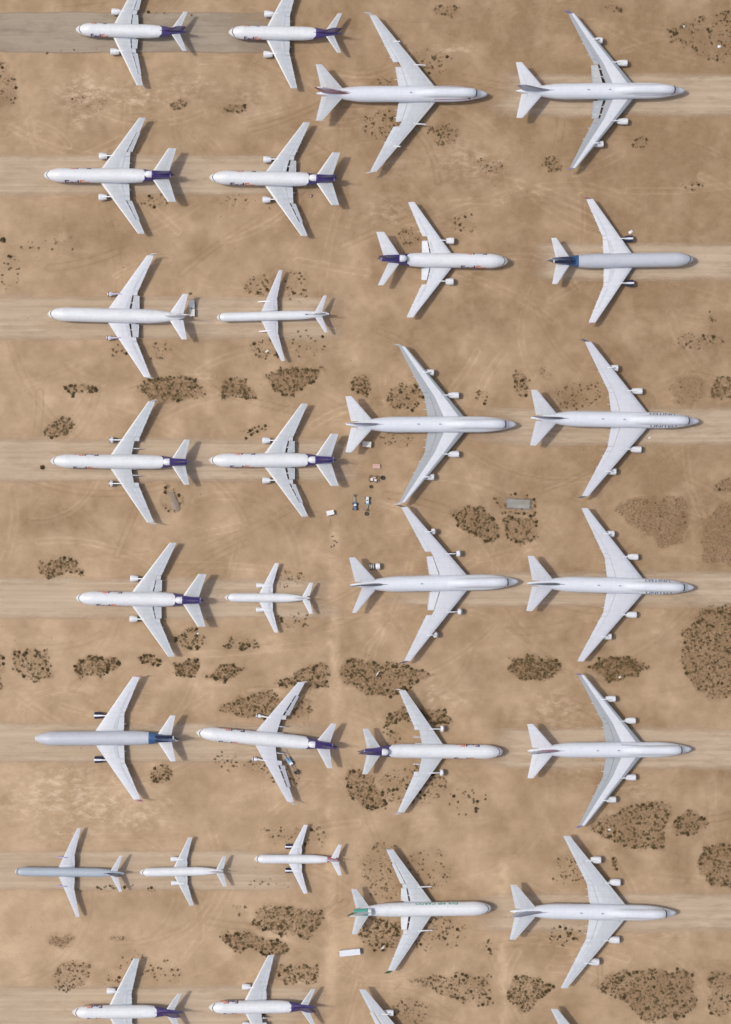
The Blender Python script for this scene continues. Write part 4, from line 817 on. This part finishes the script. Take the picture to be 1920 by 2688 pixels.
def lane(name, spec, mat, z, soft=11):
    x0, x1, y0, y1, f0, f1 = spec
    xs = np.arange(x0, x1+8, 8.); ys = np.concatenate([np.linspace(y0-soft, y0+soft, 6), np.linspace(y0+soft, y1-soft, 6)[1:-1], np.linspace(y1-soft, y1+soft, 6)])
    X, Y = np.meshgrid(xs, ys); w = (fbm(X, Y*0, .012, 5+int(y0) % 50)-.5)*5
    cov = np.minimum(sm((Y+w-y0+soft)/(2*soft)), sm((y1+soft-Y+w)/(2*soft)))
    rag = (fbm(X*0+7, Y, .03, 9+int(y0) % 50)-.5)*150   # ragged ends
    if f0: cov *= sm((X-x0+rag*.6-30)/(f0*1.6))
    if f1: cov *= sm((x1+40-X+rag*.6)/(f1*1.6))
    mb = MB(); ny, nx = X.shape
    for yy, xx in zip(Y.ravel(), X.ravel()): p = WD(xx, yy); mb.vert((p.x, p.y, z))
    for j in range(ny-1):
        for i in range(nx-1): a = j*nx+i; mb.face((a, a+nx, a+nx+1, a+1))
    me = mb.mesh(name, [mat], normals=False); a = me.attributes.new('cover', 'FLOAT', 'POINT'); a.data.foreach_set('value', cov.ravel().astype(np.float32))
    o = link(name, me); o['kind'] = 'structure'

# ------------------------------------------------------------------ scrub
def leaf_mat(name, a, b):
    m, t, bs = nt(name); g = nd(t, 'ShaderNodeNewGeometry').outputs['Position']
    n = noise_n(t, g, 1.7, 3, .6); c = mixc(t, ramp(t, n, .35, .65), a, b)
    t.links.new(c, bs.inputs['Base Color']); bs.inputs['Roughness'].default_value = .9; bs.inputs['Specular IOR Level'].default_value = .1; return m
def bush(mb, x, y, r, n, m, rnd, flat=.75):
    """a ragged dome of small leaves"""
    for _ in range(n):
        a = rnd.uniform(0, 2*math.pi); q = rnd.random()**.5; h = flat*r*math.sqrt(max(0, 1-q*q))*rnd.uniform(.25, 1.05)
        q *= rnd.uniform(.75, 1.15)
        px, py = x+r*q*math.cos(a), y+r*q*math.sin(a); s = r*rnd.uniform(.20, .42)
        u = Vector((rnd.gauss(0, 1), rnd.gauss(0, 1), rnd.gauss(0, .55))).normalized()*s; w = Vector((rnd.gauss(0, 1), rnd.gauss(0, 1), rnd.gauss(0, .55))).normalized()*s*.7
        c = Vector((px, py, max(h, .04)))
        ids = [mb.vert(p) for p in (c-u, c-w*.6, c+u, c+w)]
        mb.v[-4:] = [(p[0], p[1], max(p[2], -.02)) for p in mb.v[-4:]]
        mb.face(ids, m)
def scrub():
    mats = [leaf_mat('scrub_dark_leaves', (.088, .065, .029), (.145, .108, .052)), leaf_mat('scrub_dry_leaves', (.13, .09, .041), (.20, .143, .068)), leaf_mat('scrub_pale_stubble', (.225, .156, .08), (.30, .212, .115))]
    stem = paint('scrub_stem', (.10, .07, .045), .9, .2)
    items = []
    for shp, ns, ne, nsct, kind, so, ph in PATCH:
        km = dict(d=0, b=1, f=2)[kind]
        for _ in range(int(ns*1.3)):
            x, y = in_pt(shp); r = .16+.42*random.random()**2.0 if kind != 'f' else random.uniform(.14, .34)
            mm = km if random.random() < .75 else min(2, km+1)
            if kind == 'b' and random.random() < .22: mm = 0
            if kind == 'd' and random.random() < .3: mm = 1
            items.append((r, x, y, mm, ph, 0))
        for _ in range(int(ne*1.35)):
            for _t in range(6):
                x, y = rim_pt(shp)
                if mnoise.noise((x*.05, y*.05, 8))+random.uniform(-.4, .4) > -.05: break
            items.append((.22+.42*random.random()**1.5, x, y, 0 if kind != 'f' else 1, ph, 1))
        for _ in range(nsct):
            x, y = in_pt(shp); items.append((random.uniform(.28, .62)*(1 if kind == 'd' else .8), x, y, 0 if random.random() < .85 else 1, ph, 1))
    single = [(8/D, 630/D, 1.15, 'round green bush cut by the left edge'), (112/D, 1227/D, .95, 'lone dark bush in front of the trijet with no rear exhaust cone')]
    # stray bushes anywhere on the bare ground
    for _ in range(260):
        x, y = random.uniform(0, 1624), random.uniform(0, 2274); items.append((random.uniform(.14, .34), x, y, random.choice((0, 1, 1)), '', 0))
    items = [i for i in items if -20 < i[1] < 1644 and -20 < i[2] < 2294]
    vis = [i for i in items if i[5] and i[4] and 4 < i[1] < 1620 and 4 < i[2] < 2270]
    vis.sort(key=lambda i: -i[0]); big = vis[:294]; bigset = set(map(id, big))
    protos = []
    for v in range(6):
        rnd = random.Random(40+v); mb = MB(); bush(mb, 0, 0, 1.0, 110, 0, rnd, .8); me = mb.mesh('foliage', [mats[0]], smooth=False, normals=False)
        mb = MB()
        for q in range(7):
            a = rnd.uniform(0, 6.28); mb.cyl((0, 0, -.05), (.6*math.cos(a), .6*math.sin(a), .5), .035, .015, 5)
        protos.append((me, mb.mesh('stem', [stem])))
    def place(x, y, r, label, group, v):
        p = WD(x, y); o = thing('scrub_bush', label, 'bush', (p.x, p.y, 0), random.uniform(0, 6.28), r, group)
        link('foliage', protos[v][0], o); link('stem', protos[v][1], o)
    for n, (x, y, r, lb) in enumerate(single): place(x, y, r, lb, None, n)
    for r, x, y, mm, ph, b in big:
        place(x, y, r*1.06, 'larger scrub bush '+ph, 'larger dark bushes '+ph, random.randrange(6))
    rnd = random.Random(5); mb = MB()
    for it in items:
        if id(it) in bigset: continue
        r, x, y, mm = it[:4]; p = WD(x, y); bush(mb, p.x, p.y, r, 18 if r < .45 else 34, mm, rnd)
    o = link('scrub', mb.mesh('scrub', mats, smooth=False, normals=False)); o['kind'] = 'stuff'; o['label'] = 'low dry desert scrub growing in patches between the parked aircraft'; o['category'] = 'scrub'

# ------------------------------------------------------------------ ground equipment
def wheels(root, pts, r=.4, w=.3, ax='y'):
    for x, y in pts:
        mb = MB()
        for a, b, q in ((-.5, -.36, .86), (-.36, .36, 1), (.36, .5, .86)):
            d = (0, w) if ax == 'y' else (w, 0)
            mb.cyl((x+d[0]*a, y+d[1]*a, r), (x+d[0]*b, y+d[1]*b, r), r*q, r*q, 14)
        link('wheel', mb.mesh('wheel', [M['black']]), root)
def part(root, name, mat, fn, bevel=.03):
    mb = MB(); fn(mb); return link(name, mb.mesh(name, [M[mat]], bevel=bevel, smooth=False), root)
def cabin(name, label, cat, sx, sy, L, Wd, Ht, rot, body, roof, group=None):
    """box body on a wheeled chassis with an overhanging roof"""
    r = thing(name, label, cat, W(sx, sy, Ht), R(rot), 1, group); r.location.z = 0
    b = part(r, 'body', body, lambda m: m.box(-L/2, L/2, -Wd/2, Wd/2, .55, Ht))
    part(b, 'roof_panel', roof, lambda m: m.box(-L/2-.06, L/2+.06, -Wd/2-.06, Wd/2+.06, Ht+.004, Ht+.09))
    part(b, 'door', 'slateL', lambda m: m.box(L/2+.004, L/2+.05, -.45, .45, .6, Ht-.3), .01)
    part(r, 'chassis', 'dark', lambda m: m.box(-L/2+.1, L/2-.1, -Wd/2+.15, Wd/2-.15, .35, .545))
    part(r, 'tow_bar', 'dark', lambda m: m.box(-L/2-.9, -L/2+.1, -.07, .07, .40, .52), .01)
    n = 2 if L < 6 else 3
    wheels(r, [(x, s*(Wd/2-.16)) for s in (-1, 1) for x in [(-L/2+.7)+(L-1.4)*i/(n-1) for i in range(n)]])
    return r
def tug(label, sx, sy, rot, bodym, hood, bar=2.4):
    r = thing('tow_tractor', label, 'tow tractor', W(sx, sy), R(rot), 1, 'blue tow tractors')
    part(r, 'body', bodym, lambda m: (m.box(-1.6, 1.6, -.72, .72, .45, 1.15)))
    part(r, 'bonnet', hood, lambda m: m.box(.25, 1.5, -.55, .55, 1.155, 1.45))
    part(r, 'seat', 'white', lambda m: (m.box(-.75, -.15, -.5, .5, 1.155, 1.4), m.box(-1.0, -.78, -.5, .5, 1.155, 1.8)))
    part(r, 'steering_wheel', 'black', lambda m: m.cyl((.05, .25, 1.62), (.0, .25, 1.66), .2, .2, 12), 0)
    wheels(r, [(x, y) for x in (-1.05, 1.05) for y in (-.88, .88)], .5, .42)
    t = part(r, 'tow_bar', 'lblue', lambda m: m.box(-1.6-bar, -1.62, -.17, .17, .5, .66), .02)
    part(t, 'tow_head', 'rust', lambda m: (m.cyl((-1.6-bar, 0, .55), (-2.6-bar, -.6, .5), .13, .1, 8), m.cyl((-1.6-bar, 0, .55), (-2.6-bar, .6, .5), .13, .1, 8), m.box(-2.75-bar, -2.5-bar, -.75, .75, .3, .6)), 0)
    return r
def equipment():
    cabin('equipment_cart', 'cream-topped box cart beside the tail of the two-tone jumbo', 'cart', 963.5, 1166, 3.5, 2.2, 2.3, -6, 'white', 'cream')
    cabin('equipment_trailer', 'small white trailer set askew between two trijets and the blue tractors', 'trailer', 867.5, 1346, 3.0, 1.75, 1.9, 12, 'white', 'white')
    cabin('cargo_trailer', 'long white trailer parked left of the green-tailed trijet', 'trailer', 919, 2501, 8.4, 2.3, 2.5, 6, 'white', 'jumbow')
    cabin('equipment_cart', 'upper one of two white box carts behind the stripped white jet', 'cart', 503.8, 798, 3.0, 2.1, 2.0, 90, 'white', 'white', 'white box carts behind the stripped jet')
    cabin('equipment_cart', 'lower one of two white box carts behind the stripped white jet', 'cart', 504.6, 820, 3.0, 2.1, 2.0, 90, 'white', 'cream', 'white box carts behind the stripped jet')
    tug('dark blue tow tractor with its tow bar pointing up the picture', 932.6, 1329, -90, 'blue', 'slate', 2.2)
    tug('light blue tow tractor with its tow bar pointing down the picture', 965, 1314, 90, 'lblue', 'cream', 1.6)
    # bleached flat cart
    r = thing('flat_cart', 'bleached pinkish flat cart standing above the cluttered frame trailer', 'cart', W(988.8, 1224, .8), 0); r.location.z = 0
    d = part(r, 'deck', 'rose', lambda m: m.box(-1.55, 1.55, -.85, .85, .62, .82)); part(d, 'side_rail', 'cream', lambda m: (m.box(-1.55, 1.55, .78, .85, .824, 1.05), m.box(-1.55, 1.55, -.85, -.78, .824, 1.05)), 0)
    wheels(r, [(-1.0, -.8), (1.0, -.8), (-1.0, .8), (1.0, .8)], .3, .22)
    # frame trailer with parts on it
    r = thing('frame_trailer', 'dark open frame trailer loaded with pale scrap panels', 'trailer', W(981.7, 1257, .8), R(-4)); r.location.z = 0
    part(r, 'frame', 'rust', lambda m: [m.box(*q) for q in ((-2, 2, -1.15, -.95, .6, .9), (-2, 2, .95, 1.15, .6, .9), (-2, -1.8, -.95, .95, .61, .89), (1.8, 2, -.95, .95, .61, .89), (-.1, .1, -.95, .95, .61, .88))], 0)
    part(r, 'load', 'cream', lambda m: (m.box(-1.4, -.3, -.6, .5, .92, 1.3, 0, .3), m.box(.3, 1.3, -.7, .1, .92, 1.2, 0, -.2)), .05); part(r, 'load', 'rose', lambda m: m.box(-.6, .9, .15, .8, .92, 1.15, 0, .1), .05)
    wheels(r, [(-1.2, -1.3), (1.2, -1.3), (-1.2, 1.3), (1.2, 1.3)], .38, .26)
    def tyre_stack(label, sx, sy, n, r0):
        t = thing('tyre_stack', label, 'tyres', W(sx, sy)); 
        for i in range(n):
            mb = MB(); z = .02+i*.33
            prof = [(r0*.5, z), (r0*.62, z-.0), (r0*.98, z+.03), (r0, z+.16), (r0*.98, z+.29), (r0*.62, z+.32), (r0*.5, z+.32)]
            rg = [[(a*math.cos(q), a*math.sin(q), zz) for q in [2*math.pi*k/18 for k in range(18)]] for a, zz in prof]
            mb.loft(rg+[rg[0]], False); o = link('tyre', mb.mesh('tyre', [M['black']]), t); o.location = (random.uniform(-.1, .1), random.uniform(-.1, .1), 0)
    tyre_stack('black tyre stack right of the frame trailer', 1004.6, 1254, 3, .85); tyre_stack('low dark tyre pile below the frame trailer', 974, 1277, 2, .65); tyre_stack('dark tyre pile below the light blue tow tractor', 962.5, 1349, 2, .8)
    # loose engine on a stand
    r = thing('jet_engine_on_stand', 'loose white jet engine on a dark stand above the tail of a lavender jumbo', 'jet engine', W(984, 1487, 2.0), R(3)); r.location.z = 0
    def cw(m): m.lathe(2.3, 0, 2.1, [(-.5, .9), (-.05, 1.05), (0, 1.12), (-.08, 1.25), (-.5, 1.33), (-1.6, 1.3), (-1.9, 1.15), (-1.9, .8)], 22)
    mb = MB(); cw(mb); e = link('fan_cowl', mb.mesh('fan_cowl', [M['white']]), r)
    mb = MB(); mb.lathe(1.9, 0, 2.1, [(.2, .04), (0, .3), (0, .95)], 18); link('fan', mb.mesh('fan', [M['dark']]), e)
    mb = MB(); mb.lathe(.45, 0, 2.1, [(0, .8), (-.9, .72), (-1.5, .78), (-2.4, .6), (-2.7, .3)], 18, cap=True); link('engine_core', mb.mesh('engine_core', [M['dark']]), r)
    for q in (-.35, -1.1, -1.75):
        mb = MB(); mb.lathe(q, 0, 2.1, [(0, .84), (-.05, 1.0), (-.3, 1.0), (-.34, .84)], 20); link('core_ring', mb.mesh('core_ring', [M['white']]), r)
    part(r, 'stand', 'dark', lambda m: [m.box(*q) for q in ((-2.2, 2.2, -1.15, -.95, .35, .6), (-2.2, 2.2, .95, 1.15, .35, .6), (-1.6, -1.35, -.95, .95, .36, .59), (1.1, 1.35, -.95, .95, .36, .59), (-1.6, -1.35, -1.1, -.98, .6, 1.9), (-1.6, -1.35, .98, 1.1, .6, 1.9), (1.1, 1.35, -1.1, -.98, .6, 1.5), (1.1, 1.35, .98, 1.1, .6, 1.5))], 0)
    wheels(r, [(-1.7, -1.3), (1.7, -1.3), (-1.7, 1.3), (1.7, 1.3)], .34, .24)
    # boom lift under the askew trijet's wing
    r = thing('boom_lift', 'blue and white boom lift behind the lower wing of the askew trijet', 'lift', W(761, 1999, 1.5), R(-56)); r.location.z = 0
    b = part(r, 'chassis', 'lblue', lambda m: m.box(-1.7, 1.7, -.95, .95, .55, 1.3)); part(b, 'counterweight', 'white', lambda m: m.box(.5, 1.6, -.7, .7, 1.304, 2.0)); part(b, 'turret', 'lblue', lambda m: m.box(-1.2, .4, -.6, .6, 1.304, 2.1))
    part(r, 'boom', 'slate', lambda m: (m.cyl((-.6, 0, 2.25), (-6.2, .2, 3.2), .2, .16, 8), m.cyl((1.2, -.1, 2.1), (5.0, -.2, 1.2), .16, .12, 8)), 0)
    part(r, 'basket', 'dark', lambda m: [m.box(*q) for q in ((4.7, 6.0, -.9, .7, .9, 1.0), (4.7, 4.78, -.9, .7, 1.0, 1.9), (5.92, 6.0, -.9, .7, 1.0, 1.9), (4.78, 5.92, -.9, -.82, 1.0, 1.9), (4.78, 5.92, .62, .7, 1.0, 1.9))], 0)
    wheels(r, [(-1.2, -1.05), (1.2, -1.05), (-1.2, 1.05), (1.2, 1.05)], .5, .34)
    # concrete slab and earth mound
    r = thing('concrete_slab', 'grey rectangular concrete slab between scrub patches', 'slab', W(1362, 1322.5, .25), R(-3)); r.location.z = 0
    mb = MB(); mb.box(-4.6, 4.6, -1.75, 1.75, -.15, .28); me = mb.mesh('slab', [paint('aged_concrete', (.26, .25, .215), .9, .55)], bevel=.04, smooth=False); link('slab', me, r)
    mb = MB(); mb.box(-5.5, 5.6, -2.4, 2.4, -.15, .07); link('footing', mb.mesh('footing', [paint('footing_soil', (.17, .12, .08), .95, .4)], bevel=.05, smooth=False), r)
    def mound(label, sx, sy, a, b, h, rot, col):
        mb = MB(); n = 30; rg = []
        for q in (1, .9, .78, .6, .4, .2, .05):
            rg.append([(a*q*math.copysign(abs(math.cos(t))**.6, math.cos(t))*(1+.07*mnoise.noise((math.cos(t)*2, math.sin(t)*2, q))), b*q*math.copysign(abs(math.sin(t))**.6, math.sin(t))*(1+.09*mnoise.noise((math.cos(t)*2, math.sin(t)*2, q+5))), -.06+h*(1-q**3)*(1+.3*mnoise.noise((math.cos(t)*q*3, math.sin(t)*q*3, 9)))) for t in [2*math.pi*i/n for i in range(n)]])
        mb.loft(rg); thing('earth_mound', label, 'mound', W(sx, sy), R(rot), 1, None, mb.mesh('earth_mound', [paint(col[0], col[1], .95, .3)]))
    mound('grey-brown slanting earth mound below a trijet tailplane', 458, 1316, 4.6, 1.7, .7, -68, ('mound_soil', (.27, .205, .14)))
    # cone beside the second trijet
    r = thing('traffic_cone', 'white and orange cone marker behind the trijet with one flap lowered', 'cone', W(817.5, 514))
    part(r, 'base', 'dark', lambda m: m.box(-.6, .6, -.6, .6, 0, .1), .02); mb = MB(); mb.cyl((0, 0, .1), (0, 0, 1.5), .5, .1, 16); link('cone', mb.mesh('cone', [M['orange']]), r)
    mb = MB(); mb.cyl((0, 0, .45), (0, 0, .95), .41, .28, 16); link('band', mb.mesh('band', [M['white']]), r)
    # loose panels, crates, timber
    def panel(label, sx, sy, L, Wd, rot, mt, h=.35):
        mb = MB(); n = 8; rg = [[(-L/2+L*i/n, s*Wd/2, h*math.sin(math.pi*i/n)*.6+.03) for i in range(n+1)]+[(L/2-L*i/n, s*Wd/2, h*math.sin(math.pi*i/n)*.6-.06+.03) for i in range(n+1)] for s in (-1, 1)]
        mb.loft(rg); thing('loose_panel', label, 'panel', W(sx, sy), R(rot), 1, None, mb.mesh('loose_panel', [M[mt]]))
    panel('curved white panel lying above the engine of the silver trijet facing right', 1656, 609, 1.7, 1.1, 35, 'white'); panel('white panel among the bushes behind the green-tailed trijet', 1005, 2488, 2.0, 1.0, 62, 'cream'); panel('small white panel on the dirt road below a lettered jumbo', 1705.5, 1149, .9, .6, 20, 'white', .2)
    panel('white scrap lying in the corner scrub patch, upper piece', 1797, 69, .9, .7, 30, 'white', .3); panel('white scrap lying in the corner scrub patch, right-hand piece', 1889, 122, 1.3, .9, 10, 'white', .3); panel('white scrap in the scrub under the slim white airliner', 702, 922, 1.5, .9, 50, 'cream', .3)
    panel('bent white scrap in the leaf-shaped scrub patch', 992, 1768, 2.6, .5, 60, 'cream', .3); panel('white scrap in the right brown oval', 1628, 1777, 1.1, .8, 40, 'cream', .3); panel('white scrap in the broad patch below a jumbo wing tip', 1600, 2178, 1.3, .7, 15, 'cream', .3); panel('white scrap in the ring of scrub below a wing tip', 520, 1663, .9, .6, 20, 'cream', .25)
    def bar(name, label, cat, sx, sy, L, rot, mt, w=.35, grp=None):
        mb = MB(); mb.box(-L/2, L/2, -w/2, w/2, 0, .3); thing(name, label, cat, W(sx, sy), R(rot), 1, grp, mb.mesh(name, [M[mt]], bevel=.03, smooth=False))
    bar('timber_beam', 'long pale timber lying below the small askew trailer', 'timber', 873.7, 1392.5, 3.2, 0, 'tan')
    bar('timber_beam', 'short upright-laid timber right below the small askew trailer', 'timber', 866, 1368, 1.5, 88, 'tan', .2)
    g = 'dark blocks below the pale timber'
    for x, y, L, r in ((873, 1408, 1.1, 10), (878, 1420, 1.3, 0), (884, 1424, .8, -20), (877, 1432, .9, 80), (870, 1435, .7, 90)): bar('wooden_block', 'dark wooden block in the short trail below the pale timber', 'block', x, y, L, r, 'rust', .4, g)
    for x, y, L, r in ((858, 1446, 1.6, 0), (875, 1447, 1.8, 4), (870, 1465, 2.4, -4), (886, 1375, 1.2, 0)): bar('wooden_plank', 'sun-bleached plank lying in the bare ground above the jumbo with a loose engine', 'plank', x, y, L, r, 'tan', .3, 'planks below the askew trailer')
    bar('pallet', 'dark pallet above the two white box carts', 'pallet', 500, 771, 1.3, 10, 'rust', 1.0)

# ------------------------------------------------------------------ light, sky, camera
def light_and_camera():
    w = bpy.data.worlds.new('World'); SC.world = w; w.use_nodes = True; t = w.node_tree; bg = t.nodes['Background']
    sk = nd(t, 'ShaderNodeTexSky', sky_type='NISHITA'); sk.sun_disc = False; sk.sun_elevation = R(SUN_EL); sk.sun_rotation = R(270+SUN_AZ)
    sk.air_density = 1.0; sk.dust_density = 5.0; sk.altitude = 0
    t.links.new(sk.outputs[0], bg.inputs[0]); bg.inputs[1].default_value = .125
    L = bpy.data.lights.new('sun', 'SUN'); L.energy = 2.0; L.angle = R(4.0); L.color = (1, .975, .93)
    o = bpy.data.objects.new('sun', L); COL.objects.link(o)
    d = Vector((math.cos(R(SUN_EL))*math.cos(R(SUN_AZ)), -math.cos(R(SUN_EL))*math.sin(R(SUN_AZ)), -math.sin(R(SUN_EL))))
    o.rotation_euler = d.to_track_quat('-Z', 'Y').to_euler(); o.location = (-200, 60, 400)
    c = bpy.data.cameras.new('camera'); c.sensor_fit = 'VERTICAL'; c.sensor_height = 24
    c.lens = 24*H/(2688*S); c.clip_end = 6000; c.clip_start = 1
    co = bpy.data.objects.new('camera', c); COL.objects.link(co); co.location = (0, 0, H); SC.camera = co
    vs = SC.view_settings; vs.view_transform = 'Standard'; vs.look = 'None'; vs.gamma = 1; vs.exposure = -0.16

setup_mats()
ground()
dm = lane_mat('dirt_road_dust', (.665, .53, .39), (.545, .42, .295), .55, .76)
for i, l in enumerate(LANES): lane('dirt_road', l, dm, .012+.002*i)
am = lane_mat('old_asphalt', (.395, .33, .255), (.36, .297, .225), .4, .95)
lane('asphalt_road', (-60, 700, 28, 116, 0, 190), am, .05, 3)
planes()
scrub()
equipment()
light_and_camera()
